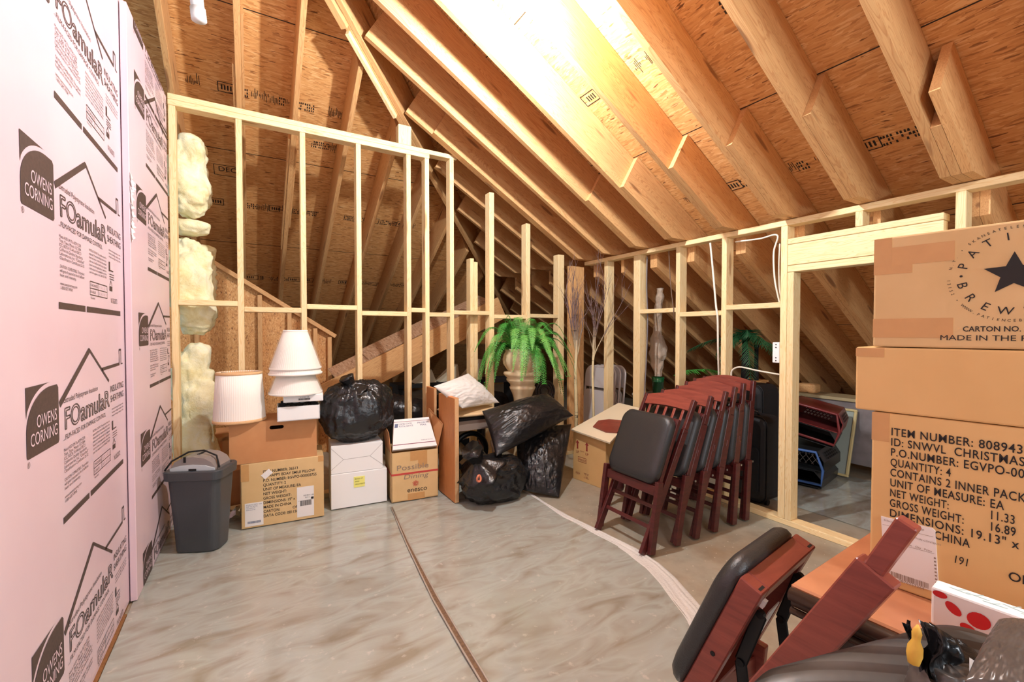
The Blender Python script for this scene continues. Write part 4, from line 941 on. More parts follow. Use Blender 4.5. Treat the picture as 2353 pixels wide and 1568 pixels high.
# ------------------------------------------------------------------ box with red UP arrows and the boards on it
P0, P1 = Vector((2.440, 3.06, 0)), Vector((2.482, 2.69, 0))
c, F, W_ = carton('carton', 'orange-brown carton with red up arrows, under the tilted cream table leaf', 'carton', P0, P1, .0, .415, .40, M['card_o'], 'cartons in the corner')
M['redp'] = plain('brick_red_ink', S(150, 52, 44), .7)
bm = BM()
for x in (.055, .165):
    flat(bm, [(x - .009, .275), (x + .009, .275), (x + .009, .325), (x + .022, .325), (x, .352), (x - .022, .325), (x - .009, .325)], F, .0012); text(bm, 'UP', .030, F, x, .238, .0012, align='CENTER')
text(bm, 'THIS SIDE', .012, F, .11, .258, .0012, align='CENTER'); text(bm, 'FRAGILE', .026, F, .112, .178, .0012, align='CENTER', fit=.085)
for a, b in (((.062, .168), (.16, .168)), ((.062, .208), (.16, .208)), ((.062, .168), (.062, .208)), ((.16, .168), (.16, .208))): strip2(bm, a, b, .003, F, .0012)
text(bm, 'PIZZA', .022, F, .035, .055, .0012, fit=.05); text(bm, '5 LBS', .016, F, .14, .045, .0012); text(bm, 'NET WT', .012, F, .14, .065, .0012)
for a, b in (((.13, .04), (.19, .04)), ((.13, .08), (.19, .08))): strip2(bm, a, b, .002, F, .0012)
obj('printed_text', bm, M['redp'], c)
t = thing('table_leaf', 'cream white table leaf lying tilted on the carton with red arrows', 'table leaf', (2.45, 2.9, .43))
A, B2, C2, D2 = atX(1313, 990, 2.405), atX(1402, 1021, 2.44), atX(1474, 942, 3.04), atX(1422, 929, 3.04)
bm = BM(); nrm = (B2 - A).cross(D2 - A).normalized(); nrm = nrm if nrm.z > 0 else -nrm
a = [bm.verts.new(p) for p in (A, B2, C2, D2)]; b = [bm.verts.new(p + nrm * .014) for p in (A, B2, C2, D2)]; bm.faces.new(a); bm.faces.new(b)
for k in range(4): bm.faces.new((a[k], a[(k + 1) % 4], b[(k + 1) % 4], b[k]))
bmesh.ops.recalc_face_normals(bm, faces=bm.faces); obj('panel', bm, plain('cream_laminate', S(236, 222, 190), .4), t)
xx = (C2 - B2).normalized(); Fb = frame(B2 + nrm * .0155 , xx, A - B2)
bm = BM(); cen = B2 + nrm * .0155; 
lx = lambda px, py: Fb.inverted() @ pxl(px, py, nrm, nrm.dot(cen))
oc = [lx(*p) for p in ((1363, 983), (1375, 970), (1400, 967), (1430, 970), (1435, 985), (1418, 997), (1392, 995))]
prism(bm, [(p.x, p.y) for p in oc], 0, .010, Fb); tag(obj('serving_board', bm, M['mahog_l']), 'small eight-sided reddish wooden board lying on the cream leaf', 'wooden board')
# pedestal foot behind the first chair
t = thing('pedestal_stand', 'dark carved three-footed pedestal half hidden behind the first folding chair', 'stand', (2.39, 2.44, 0))
bm = BM(); lathe(bm, [(.03, .10), (.04, .13), (.028, .18), (.02, .24), (.03, .28), (.02, .32)], 20, T(2.39, 2.44, 0)); obj('column', bm, M['mahog'], t, smooth=True)
for k, a in enumerate((PI + .1, PI + 2.2, PI - 2.0)):
    bm = BM(); d = Vector((math.cos(a), math.sin(a), 0)); q = Vector((2.39, 2.44, 0)); tube(bm, [q + d * s + Vector((0, 0, z)) for s, z in ((.02, .20), (.06, .19), (.10, .12), (.14, .05), (.18, .018), (.205, .016), (.215, .026))], [.016, .018, .015, .012, .012, .015, .012], 10); obj('foot', bm, M['mahog'], t, smooth=True)
bm = BM(); lathe(bm, [(.035, .32), (.045, .325), (.045, .335), (.035, .34)], 24, T(2.39, 2.44, 0)); obj('tray', bm, M['mahog'], t)
# ------------------------------------------------------------------ mahogany folding chairs
def board2(bm, a, b, wd, th, side, mi=0):
    """bar from a to b, wd in the plane perpendicular to 'side', th along 'side'"""
    a, b, side = Vector(a), Vector(b), Vector(side).normalized(); x = (b - a); L = x.length; m = frame((a + b) / 2, x, side)
    box(bm, (-L / 2, -th / 2, -wd / 2), (L / 2, th / 2, wd / 2), M=m, bev=.003)
def pad_mesh(bm, w_, h_, th, M_, n=20, r=.07):
    """rounded seat pad: back on local z=0, bulging along +z"""
    rings = []; base = rrect(w_, h_, r, 12)
    for sc, z in ((.90, -.004), (.985, .0), (1.0, th * .28), (.985, th * .55), (.94, th * .80), (.86, th * .93), (.72, th * .985), (.45, th * 1.02), (.15, th * 1.03)):
        rings.append([bm.verts.new(M_ @ Vector((x * sc, y * sc, z))) for x, y in base])
    m = len(base)
    for a, b in zip(rings, rings[1:]):
        for k in range(m): bm.faces.new((a[k], a[(k + 1) % m], b[(k + 1) % m], b[k]))
    bm.faces.new(rings[0][::-1]); bm.faces.new(rings[-1])
def folding_chair(label, M_, seat_b, seat_t, st_foot, st_top, leg_foot, leg_top, group, pth=.055):
    """M_: local x = width (0..W), local y = depth behind the seat, z up. Profile points are (y, z)."""
    t = thing('folding_chair', label, 'folding chair', M_.translation, group=group)
    W_ = .405; ux = (M_.to_3x3() @ Vector((1, 0, 0)))
    P = lambda x, p: M_ @ Vector((x, p[0], p[1]))
    lerp = lambda a, b, s: (a[0] + (b[0] - a[0]) * s, a[1] + (b[1] - a[1]) * s)
    D = lambda a, b: (P(0, b) - P(0, a)).normalized()
    # seat frame and pad
    sd = D(seat_b, seat_t); sn = ux.cross(sd); sn = sn if (M_.to_3x3() @ Vector((0, -1, 0))).dot(sn) > 0 else -sn      # seat normal, away from the back
    mid = (P(0, seat_b) + P(W_, seat_b) + P(0, seat_t) + P(W_, seat_t)) / 4; H_ = (P(0, seat_t) - P(0, seat_b)).length
    Fs = frame(mid, ux, sd); Fs = Fs if (Fs.to_3x3() @ Vector((0, 0, 1))).dot(sn) > 0 else frame(mid, -ux, sd)
    bm = BM(); w2, h2 = W_ / 2, H_ / 2; fr_ = .036
    for lo, hi in (((-w2, -h2, -.036), (-w2 + fr_, h2, -.010)), ((w2 - fr_, -h2, -.036), (w2, h2, -.010)), ((-w2 + fr_, h2 - fr_, -.036), (w2 - fr_, h2, -.010)), ((-w2 + fr_, -h2, -.036), (w2 - fr_, -h2 + fr_, -.010)), ((-w2 + .01, -h2 + .01, -.016), (w2 - .01, h2 - .01, -.0085))): box(bm, lo, hi, M=Fs, bev=.002)
    sf = obj('seat_frame', bm, M['mahog'], t)
    bm = BM(); pad_mesh(bm, W_ + .004, H_ + .006, pth, Fs @ T(0, 0, -.008)); obj('seat_pad', bm, M['leather'], t, smooth=True)
    # back stiles, crest rail, slats
    bdir = D(st_foot, st_top); bn = ux.cross(bdir)
    for x in (.013, W_ - .013):
        bm = BM(); k = lerp(st_foot, st_top, .80); board2(bm, P(x, st_foot), P(x, k), .046, .023, ux); board2(bm, P(x, k), P(x, st_top), .036, .0225, ux); obj('back_stile', bm, M['mahog'], t)
    bm = BM(); Fc = frame(P(W_ / 2, st_top), ux, bdir); w2 = W_ / 2 - .026; n = 14
    top = [(-w2 + 2 * w2 * i / n, -.004 + .026 * math.cos((i / n - .5) * PI) ) for i in range(n + 1)]; bot = [(w2 - 2 * w2 * i / n, -.074 + .010 * math.cos((i / n - .5) * PI)) for i in range(n + 1)]
    prism(bm, top + bot, -.011, .011, Fc); obj('crest_rail', bm, M['mahog_l'], t)
    bm = BM(); lowr = lerp(st_foot, st_top, .60); board2(bm, P(.0, lowr), P(W_, lowr), .045, .018, bn); obj('back_rail', bm, M['mahog'], t)
    for i in range(5):
        x = W_ * (.17 + .165 * i); bm = BM(); board2(bm, P(x, lerp(st_foot, st_top, .62)), P(x, lerp(st_foot, st_top, .93)), .019, .010, bn); obj('back_slat', bm, M['mahog_l'], t)
    # leg frame
    for x in (-.0145, W_ + .0145):
        bm = BM(); board2(bm, P(x, leg_foot), P(x, leg_top), .046, .027, ux); l_ = obj('leg', bm, M['mahog'], t)
        bm = BM(); lathe(bm, [(.011, -.002), (.012, .004), (.011, .008)], 12, T(*P(x, leg_foot)) @ T(0, 0, .003)); obj('glide', bm, M['label'], l_)
    ln = ux.cross(D(leg_foot, leg_top))
    bm = BM(); q = lerp(leg_foot, leg_top, .86); board2(bm, P(0, q), P(W_, q), .055, .018, ln); obj('leg_rail', bm, M['mahog'], t)
    for s in (.16, .28):
        bm = BM(); q = lerp(st_foot, st_top, s); board2(bm, P(0, q), P(W_, q), .024, .014, bn); obj('stretcher', bm, M['mahog'], t)
    bm = BM()
    for x in (-.027, W_ + .027):
        q = lerp(st_foot, st_top, .42); lathe(bm, [(.001, -.002), (.007, -.002), (.007, .002), (.001, .002)], 12, T(*P(x, q)) @ ux.to_track_quat('Z', 'Y').to_matrix().to_4x4())
    obj('pivot_bolt', bm, M['steel'], t)
    return t
ORD = ['first folding chair of the leaning row, black seat pad facing out', 'second folding chair of the leaning row, white light patch on its pad', 'third folding chair of the leaning row, counted from the carton side', 'fourth folding chair of the leaning row, counted from the carton side',
       'fifth folding chair of the leaning row, close before the last', 'last folding chair of the row, leaning against the open stud wall by the suitcases']
rows_ = [  # foot x, crest x, crest z, lean of the legs
    (1.972, 2.385, .865, .065), (2.190, 2.550, .880, .085), (2.368, 2.705, .900, .080), (2.552, 2.806, .925, .060), (2.752, 2.900, .945, .035), (2.895, 3.015, .955, .025)]
for i, (fx, cx_, cz, ll_) in enumerate(rows_):
    # local x runs towards +Y in the world, local y towards +X
    Mc = Matrix(((0, 1, 0, 0), (1, 0, 0, 1.770), (0, 0, 1, 0), (0, 0, 0, 1)))
    sf_ = fx - .045 if i == 0 else fx + .006
    line = lambda z: sf_ + (cx_ - sf_) * (z - .012) / (cz - .012)
    g0, g1 = ((.10, .135), (.075, .060), (.070, .055), (.060, .050), (.050, .045), (.048, .042))[i]
    folding_chair(ORD[i], Mc, (line(.40) - g0, .392), (line(.79) - g1, .772 + .010 * i), (sf_, .012), (cx_, cz), (fx, .012), (fx + ll_, .42), 'mahogany folding chairs leaning in a row', .055 if i < 2 else .045)

# ------------------------------------------------------------------ things behind the knee wall
M['whitemetal'] = plain('white_enamel', S(232, 222, 216), .35)
def steel_chair(label, x, first=True):
    t = thing('metal_folding_chair', label, 'folding chair', (x, 3.85, 0), group='white metal folding chairs')
    Fm = Matrix(((0, 0, -1, x), (-1, 0, 0, 3.86), (0, 1, 0, 0), (0, 0, 0, 1)))    # local x -> -Y, y -> up, z -> -X
    Fm = Fm @ R(-.10, 'X')
    bm = BM(); o = [(-.205, .55), (-.205, .80)] + [(-.205 + .10 - .10 * math.cos(a), .80 + .10 * math.sin(a)) for a in [PI / 2 * k / 6 for k in range(1, 7)]] + [(.105 + .10 * math.sin(a), .80 + .10 * math.cos(a)) for a in [PI / 2 * k / 6 for k in range(7)]] + [(.205, .55)]
    tube(bm, [Fm @ Vector((x_, y_, 0)) for x_, y_ in [(-.205, .02)] + o + [(.205, .02)]], .0125, 8); obj('frame', bm, M['whitemetal'], t, smooth=True)
    bm = BM(); prism(bm, [(-.195, .66)] + [(x_ * .95, y_ - .01) for x_, y_ in o[1:-1]] + [(.195, .66)], .002, .014, Fm); obj('backrest', bm, M['whitemetal'], t)
    bm = BM(); loft(bm, [[(x_, y_ + .42, z_) for x_, y_ in rrect(.37, .42, .06)] for z_ in (.012, .03)], Fm); obj('seat', bm, M['whitemetal'], t)
    for s in (-1, 1):
        bm = BM(); tube(bm, [Fm @ Vector((s * .19, .50, .02)), Fm @ Vector((s * .19, .02, .028))], .011, 8); obj('leg', bm, M['whitemetal'], t, smooth=True)
    return t
for i, lab in enumerate(('foremost white metal folding chair, its whole backrest showing beside the birch sapling', 'second white metal folding chair of the stack by the birch sapling', 'third white metal folding chair of the stack by the birch sapling', 'rearmost white metal folding chair of the stack by the birch sapling')): steel_chair(lab, 3.36 + .075 * i)
# luggage
M['luggage'] = plain('black_nylon', S(22, 22, 25), .6, .2, 200, .1)
def suitcase(label, x0, x1, y0, y1, h, z=.0):
    t = thing('suitcase', label, 'suitcase', ((x0 + x1) / 2, (y0 + y1) / 2, z), group='black suitcases')
    cx, cy = (x0 + x1) / 2, (y0 + y1) / 2; w_, d = y1 - y0, x1 - x0
    Fm = Matrix(((0, 0, -1, cx + d / 2 - 0), (-1, 0, 0, cy), (0, 1, 0, z), (0, 0, 0, 1)))
    bm = BM(); pr = lambda k, g: [(x, y + h / 2 + .02, k) for x, y in rrect(w_ - g, h - g - .03, .06)]
    loft(bm, [pr(0, .03), pr(.012, 0), pr(d - .03, 0), pr(d - .01, .015), pr(d, .06)], Fm); obj('shell', bm, M['luggage'], t)
    bm = BM(); tube(bm, [Fm @ Vector((x, y + h / 2 + .02, d - .028)) for x, y in rrect(w_ + .004, h - .026, .06)], .005, 6, closed=True); obj('piping', bm, M['blackmetal'], t, smooth=True)
    bm = BM(); loft(bm, [[(x, y + h * .42, k) for x, y in rrect(w_ * .78, h * .5, .03)] for k in (d, d + .012)], Fm); obj('pocket', bm, M['luggage'], t)
    bm = BM(); tube(bm, [Fm @ Vector(p) for p in ((-.07, h + .004, d * .5), (-.06, h + .03, d * .5), (.06, h + .03, d * .5), (.07, h + .004, d * .5))], .008, 6); obj('handle', bm, M['blackmetal'], t, smooth=True)
    for s in (-1, 1):
        bm = BM(); lathe(bm, [(.001, -.012), (.022, -.012), (.022, .012), (.001, .012)], 16, Fm @ T(s * w_ * .38, .022, d * .5) @ R(PI / 2, 'Y')); obj('wheel', bm, M['dark'], t)
suitcase('large upright black suitcase behind the last folding chair', 3.46, 3.72, 1.985, 2.40, .86)
suitcase('smaller black suitcase with a zip, standing before the large one', 3.19, 3.42, 1.80, 2.16, .66)
# low table with palm, green vase and pole
t = thing('utility_table', 'low utility table with a brown top behind the folding chairs', 'table', (3.9, 2.7, 0))
bm = BM(); box(bm, (3.30, 2.66, .655), (4.35, 3.20, .68), bev=.003); obj('table_top', bm, plain('grey_laminate', S(150, 146, 136), .5), t)
for x, y in ((3.34, 2.70), (4.30, 2.70), (3.34, 3.16), (4.30, 3.16)): post('leg', x - .02, x + .02, y - .02, y + .02, 0, .654, M['blackmetal'], t)
t = thing('wooden_crate', 'long brown wooden crate behind the suitcases, holding the palm', 'crate', (4.03, 2.44, 0))
post('crate_body', 3.85, 4.22, 2.37, 2.60, 0, .815, M['rafter'], t); post('crate_lid', 3.83, 4.24, 2.36, 2.62, .816, .838, M['osb2'], t)
bm = BM(); p = atX(1512, 890, 3.45); lathe(bm, [(.045, .681), (.05, .70), (.055, .80), (.062, .85), (.058, .85), (.05, .70)], 24, T(p.x, p.y, 0), flute=lambda a, r, z: 1 + .03 * math.cos(a * 10)); vs_ = thing('vase', 'ribbed green glass vase with film-wrapped stems, behind the first stud pair', 'vase', (p.x, p.y, .681))
gl = NT('green_glass'); gl.set(Base_Color=S(20, 92, 52), Roughness=.06); gl.b.inputs['Specular IOR Level'].default_value = .8; obj('glass', bm, gl.m, vs_, smooth=True)
fw = thing('wrapped_flowers', 'tall bundle of dried stems wrapped in clear film, standing in the green vase', 'wrapped flowers', (p.x, p.y, .86))
bm = BM(); N = 40; cz = [.86 + .86 * k / N for k in range(N + 1)]
pts = [(p.x + .0 + .03 * math.sin(z * 7), p.y + .035 * math.sin(z * 6 + 1), z) for z in cz]
rings = []
for k, q in enumerate(pts):
    s = k / N; r = .035 + .045 * math.sin(min(1, s * 1.7) * PI) ** 2 * (1 if s < .6 else .4) + .012 * noise.noise(Vector((s * 14, 2, 0)))
    rings.append([bm.verts.new(Vector(q) + Vector((math.cos(a), math.sin(a), 0)) * r * (1 + .45 * noise.noise(Vector((math.cos(a) * 2, math.sin(a) * 2, s * 11))))) for a in [2 * PI * i / 22 for i in range(22)]])
for a, b in zip(rings, rings[1:]):
    for i in range(22): bm.faces.new((a[i], a[(i + 1) % 22], b[(i + 1) % 22], b[i]))
tt = NT('crinkled_wrap'); tt.set(Base_Color=S(226, 206, 184), Roughness=.12); tt.b.inputs['Alpha'].default_value = .55; tt.bump(tt.noise(tt.coords(), 30, 4).outputs['Fac'], .8, .02); obj('film_wrap', bm, tt.m, fw, smooth=True)
bm = BM(); rr = random.Random(6)
for k in range(9): tube(bm, [(p.x + rr.uniform(-.015, .015), p.y + rr.uniform(-.015, .015), .87)] + [(pts[i][0] + rr.uniform(-.03, .03), pts[i][1] + rr.uniform(-.03, .03), pts[i][2]) for i in (12, 24, 34, 39)], .006, 5)
obj('stems', bm, plain('straw_stems', S(196, 160, 122), .8), fw)
M['palm'] = plain('palm_green', S(38, 92, 52), .5, .1, 30, .4)
def palm_frond(bm, pts, ll, n, rnd, sp=.9):
    pts = [Vector(q) for q in pts]; tube(bm, pts, .004, 5)
    for i in range(n):
        s = (i + 1) / n * (len(pts) - 1); k = min(int(s), len(pts) - 2); q = pts[k].lerp(pts[k + 1], s - k); tg = (pts[k + 1] - pts[k]).normalized(); sd = tg.cross(Vector((0, 0, 1))).normalized()
        for sg in (-1, 1):
            d = (sd * sg * sp + tg * .8 + Vector((0, 0, -.45 + rnd.uniform(-.3, .2)))).normalized(); l = ll * (1 - .6 * (i / n) ** 2) * rnd.uniform(.8, 1.1); w_ = tg * .006
            bm.faces.new([bm.verts.new(v) for v in (q - w_, q + d * l * .5 - w_ * .9, q + d * l, q + d * l * .5 + w_ * .9, q + w_)])
t = thing('palm_tree', 'small artificial palm with drooping green fronds on a dark trunk, behind the studs', 'palm', (4.0, 2.45, .839)); rnd = random.Random(31)
bm = BM(); tube(bm, [(4.0, 2.45, .839), (4.0, 2.45, 1.08), (3.99, 2.45, 1.24)], [.035, .026, .02], 10); obj('trunk', bm, M['dark'], t, smooth=True)
ct = Vector((3.99, 2.45, 1.24))
for d, L, dr in (((-.25, .75, .10), .52, .20), ((-.3, -.55, .25), .46, .28), ((-.2, -.2, .6), .30, .25), ((-.5, .1, .25), .32, .35), ((-.1, -.75, .05), .40, .16), ((.3, .5, .3), .4, .3), ((-.3, .3, .4), .34, .4), ((-.35, -.3, .05), .34, .42)):
    d = Vector(d).normalized(); bm = BM(); palm_frond(bm, [ct + d * L * s + Vector((0, 0, -dr * s ** 2)) for s in [k / 8 for k in range(9)]], .15, 26, rnd); obj('frond', bm, M['palm'], t)
t = thing('palm_frond', 'loose striped palm frond lying behind the top rails of the chairs', 'palm frond', (3.6, 2.75, .70)); bm = BM(); palm_frond(bm, [(3.62, 2.95, .86), (3.66, 2.82, .92), (3.74, 2.66, .94), (3.84, 2.50, .90)], .12, 30, rnd); obj('leaflets', bm, M['fern'], t)
t = thing('tripod_pole', 'short black metal pole standing upright beside the palm', 'pole', (4.10, 2.40, .839)); bm = BM(); tube(bm, [(4.10, 2.40, .84), (4.10, 2.40, .93), (4.10, 2.40, .931), (4.10, 2.40, 1.15)], [.022, .022, .018, .018], 12); obj('shaft', bm, M['dark'], t, smooth=True); bm = BM(); lathe(bm, [(.02, 1.145), (.024, 1.15), (.024, 1.17), (.018, 1.175)], 12, T(4.10, 2.40, 0)); obj('cap', bm, M['blackmetal'], t)
# electrical box and cables on the knee wall
t = thing('junction_box', 'white electrical junction box on the doorway stud', 'junction box', (XR + .03, 1.643, 1.16)); bm = BM(); box(bm, (XR + .005, 1.6425, 1.085), (XR + .075, 1.69, 1.225), bev=.003); obj('box', bm, M['white'], t)
bm = BM()
for z in (1.10, 1.12, 1.19, 1.21): lathe(bm, [(.004, 0), (.004, .003), (.001, .003)], 10, T(XR + .0045, 1.665, z) @ R(-PI / 2, 'Y'))
obj('terminal', bm, M['dark'], t)
def cable(label, pts, r, mat, group='electrical cables on the open stud wall'):
    pts = [Vector(q) for q in pts]; fine = []
    for i in range(len(pts) - 1):
        p0, p1, p2, p3 = pts[max(i - 1, 0)], pts[i], pts[i + 1], pts[min(i + 2, len(pts) - 1)]
        for k in range(8):
            s = k / 8; fine.append(.5 * ((2 * p1) + (p2 - p0) * s + (2 * p0 - 5 * p1 + 4 * p2 - p3) * s * s + (-p0 + 3 * p1 - 3 * p2 + p3) * s ** 3))
    fine.append(pts[-1]); bm = BM(); tube(bm, fine, r, 8); tag(obj('cable', bm, mat, smooth=True), label, 'cable', group)
M['romex'] = plain('white_cable', S(236, 228, 210), .45); M['greycable'] = plain('grey_cable', S(120, 112, 112), .5); M['brass'] = plain('dark_cable', S(110, 84, 66), .5)
g_ = lambda px, py, d=.04: atX(px, py, XR + d)
cable('thick white cable hanging from the top plate past the cross block', [g_(1632, 558, .03), g_(1638, 620, .02), g_(1645, 700, .0), g_(1647, 715, -.012), g_(1649, 735, -.004), g_(1650, 800, .02), g_(1652, 868, .05)], .0075, M['romex'])
cable('white cable bending from the top plate down the doorway stud', [g_(1690, 556, .04), g_(1745, 549, .04), g_(1786, 541, .03), g_(1778, 580, .03), g_(1780, 640, .03), g_(1790, 690, .03), g_(1793, 698, .03)], .006, M['romex'])
cable('second white cable close beside the doorway stud', [g_(1792, 560, .05), g_(1790, 610, .05), g_(1791, 660, .05), g_(1794, 690, .05)], .005, M['romex'])
cable('white cable looping low from the stud to the doorway', [g_(1680, 868, .06), g_(1682, 852, .05), g_(1700, 844, .04), g_(1740, 852, .04), g_(1790, 861, .04), g_(1796, 862, .06)], .006, M['romex'])
cable('grey cable running down beside the doubled stud', [g_(1487, 590, .06), g_(1486, 660, .06), g_(1488, 740, .06), g_(1485, 830, .06), g_(1480, 930, .06), g_(1482, 1000, .06)], .006, M['greycable'])
cable('thin dark cable hanging from the top plate to the cross block', [g_(1537, 577, .04), g_(1540, 640, .03), g_(1546, 700, .0), g_(1548, 708, -.008), g_(1548, 718, -.006), g_(1549, 735, .02)], .004, M['brass'])
# things seen through the doorway
t = thing('storage_chest', 'long grey film-covered chest with a khaki top, seen through the doorway', 'chest', (4.85, 1.9, 0))
sc_ = plain('grey_wrapped_board', S(150, 142, 142), .25, .5, 9, .3)
post('body', 4.68, 4.94, 1.25, 3.2, .10, .66, sc_, t); post('lid', 4.66, 4.96, 1.23, 3.22, .661, .69, plain('khaki_board', S(186, 170, 130), .6), t)
for y in (1.35, 3.1): post('foot', 4.72, 4.94, y - .04, y + .04, 0, .099, M['dark'], t)
t = thing('wooden_stool', 'small brown wooden block lying on the long grey chest', 'block', (4.8, 2.3, .692)); bm = BM(); box(bm, (4.72, 2.18, .692), (4.84, 2.36, .78), bev=.02, seg=2); obj('block', bm, M['rafter'], t)
pf = thing('picture_frame', 'gold-framed pale picture leaning on the long grey chest, behind the pet carriers', 'picture', (4.55, 1.95, 0))
A_, B_2 = Vector((4.50, 1.80, .016)), Vector((4.66, 1.80, .60)); Ff = frame(A_, (0, 1, 0), (B_2 - A_)); 
if (Ff.to_3x3() @ Vector((0, 0, 1))).x > 0: Ff = frame(A_ + Vector((0, .62, 0)), (0, -1, 0), (B_2 - A_))
bm = BM(); wv, hv, fb_ = .62, .60, .020
for lo, hi in (((0, 0, 0), (wv, fb_, .025)), ((0, hv - fb_, 0), (wv, hv, .025)), ((0, fb_, 0), (fb_, hv - fb_, .025)), ((wv - fb_, fb_, 0), (wv, hv - fb_, .025))): box(bm, lo, hi, M=Ff, bev=.003)
obj('frame', bm, plain('pale_gold', S(222, 204, 146), .4), pf); bm = BM(); box(bm, (fb_, fb_, .004), (wv - fb_, hv - fb_, .012), M=Ff); obj('print', bm, plain('pale_sage', S(178, 190, 180), .15), pf); bm = BM(); flat(bm, [(.30, .44), (.325, .43), (.345, .44), (.34, .46), (.32, .465), (.305, .458)], Ff, .0125); obj('motif', bm, M['romex'], pf)
def carrier(label, M_, w_, h, d, top, bot, trim, tilt_hole=True):
    t = thing('pet_carrier', label, 'pet carrier', M_.translation, group='pet carriers through the doorway')
    f = lambda g, y0, y1, k: [(x, y, k) for x, y in ((-w_ / 2 + g, y0), (w_ / 2 - g, y0), (w_ / 2 - g * .6, y0 + (y1 - y0) * .5), (w_ / 2 - .05 - g, y1), (-w_ / 2 + .05 + g, y1), (-w_ / 2 + g * .6, y0 + (y1 - y0) * .5))]
    bm = BM(); loft(bm, [f(.0, h * .46, h, 0), f(.0, h * .46, h, d)], M_, (True, False)); bmesh.ops.solidify(bm, geom=bm.faces[:], thickness=.006); obj('upper_shell', bm, top, t)
    bm = BM(); loft(bm, [f(.02, 0, h * .45, 0), f(.02, 0, h * .45, d)], M_, (True, False)); bmesh.ops.solidify(bm, geom=bm.faces[:], thickness=.006); obj('lower_shell', bm, bot, t)
    bm = BM(); pr = [(-w_ / 2 + .02, .03), (w_ / 2 - .02, .03), (w_ / 2 - .01, h * .5), (w_ / 2 - .06, h - .01), (-w_ / 2 + .06, h - .01), (-w_ / 2 + .01, h * .5)]; tube(bm, [M_ @ Vector((x, y, d)) for x, y in pr], .011, 8, closed=True); obj('front_rim', bm, trim, t, smooth=True)
    bm = BM()
    for i in range(8):
        for j in range(5):
            q = M_ @ T(-.03 + i * .026 - w_ * .16 + (j % 2) * .013, h * .54 + j * .024, .014); box(bm, (-.008, -.007, -.004), (.008, .007, .004), M=q @ R(.785, 'Z'))
    obj('rear_vent', bm, M['label'], t)
    bm = BM(); m = h * .73; sl = Vector((-.05, h - m, 0))
    Fv = M_ @ frame((w_ / 2, m, 0), (0, 0, 1), sl)
    zz = 1 if (Fv.to_3x3() @ Vector((0, 0, 1))).dot(M_.to_3x3() @ Vector((1, 0, 0))) > 0 else -1
    for i in range(6):
        for j in range(3): box(bm, (d * .2 + i * .05, .008 + j * .022, 0), (d * .2 + i * .05 + .034, .022 + j * .022, .0075 * zz) if zz > 0 else (d * .2 + i * .05 + .034, .022 + j * .022, .0), M=Fv @ T(0, 0, .0 if zz > 0 else -.0075))
    obj('side_vent', bm, M['dark'], t)
    return t
red = plain('maroon_plastic', S(120, 44, 44), .35); blk = plain('black_shell_plastic', S(36, 38, 40), .35); blu = plain('blue_plastic', S(70, 110, 176), .35)
# local x right, y up, z towards the doorway (-X)
Q = Matrix(((0, 0, -1, 4.40), (-1, 0, 0, 2.09), (0, 1, 0, .02), (0, 0, 0, 1))) @ R(.18, 'Y')
carrier('lower black pet carrier with a blue rim, on the floor through the doorway', Q, .50, .30, .48, blk, blk, blu)
bm = BM()
for k in range(9):
    strip2(bm, (-.2 + k * .045, .19), (-.2 + k * .045 + .06, .27), .004, Q, .484); strip2(bm, (-.2 + k * .045 + .06, .19), (-.2 + k * .045, .27), .004, Q, .484)
obj('wire_grille', bm, M['steel'], bpy.data.objects['pet_carrier'])
Q2 = Matrix(((0, 0, -1, 4.42), (-1, 0, 0, 2.05), (0, 1, 0, .385), (0, 0, 0, 1))) @ R(.30, 'Y') @ R(-.22, 'Z')
carrier('upper maroon and black pet carrier, stacked tilted on the blue-rimmed one', Q2, .43, .29, .42, red, blk, red)
bm = BM(); rr = random.Random(12)
g = [[bm.verts.new((3.45 + i * .095, .6 + j * .12, .003 + .006 * abs(noise.noise(Vector((i * .7, j * .5, 3)))))) for i in range(13)] for j in range(13)]
for a, b in zip(g, g[1:]):
    for i in range(12): bm.faces.new((a[i], a[i + 1], b[i + 1], b[i]))
tag(obj('plastic_sheet', bm, bpy.data.materials['floor_film'], smooth=True), 'thin plastic film on the floor beyond the doorway', 'plastic sheet')
# dark ducting and pale wedges under the valley board
t = thing('flexible_duct', 'black flexible duct lying under the sloping valley board', 'duct', (2.0, 4.5, 0)); bm = BM(); pts = [(.9 + .11 * i, 4.55 + .06 * math.sin(i * .9), .46 + .05 * math.sin(i * .7)) for i in range(16)]
fine = []; rs = []
for i in range(len(pts) - 1):
    for k in range(6): fine.append(Vector(pts[i]).lerp(Vector(pts[i + 1]), k / 6)); rs.append(.15 + (.012 if k % 2 else 0))
tube(bm, fine, rs, 18); obj('hose', bm, M['bag'], t, smooth=True)
for i in range(3): post('duct_strap', 1.2 + i * .5, 1.24 + i * .5, 4.38, 4.72, 0, .36, M['dark'], t)
for i, (x, lab) in enumerate(((1.62, 'first pale foam wedge under the valley board, nearest the fallen bag'), (1.92, 'second pale foam wedge under the valley board'), (2.22, 'third pale foam wedge under the valley board, next to the doubled short post'))):
    t = thing('foam_wedge', lab, 'foam wedge', (x, 4.95, .62), group='pale foam wedges in the dark'); bm = BM(); prism(bm, [(0, 0), (.26, 0), (.20 + .03 * i, .15 + .05 * i)], 0, .18, frame((x, 5.1, .70), (1, 0, 0), (0, 0, 1))); obj('wedge', bm, plain('cream_foam', S(226, 216, 186), .8) if i == 0 else bpy.data.materials['cream_foam'], t)
t = thing('storage_shelf', 'dark low shelf carrying the pale foam wedges', 'shelf', (2.0, 5.0, 0)); post('board', 1.4, 3.0, 4.85, 5.2, .655, .699, M['dark'], t)
for x in (1.45, 2.95): post('upright', x - .03, x + .03, 4.9, 5.15, 0, .654, M['dark'], t)
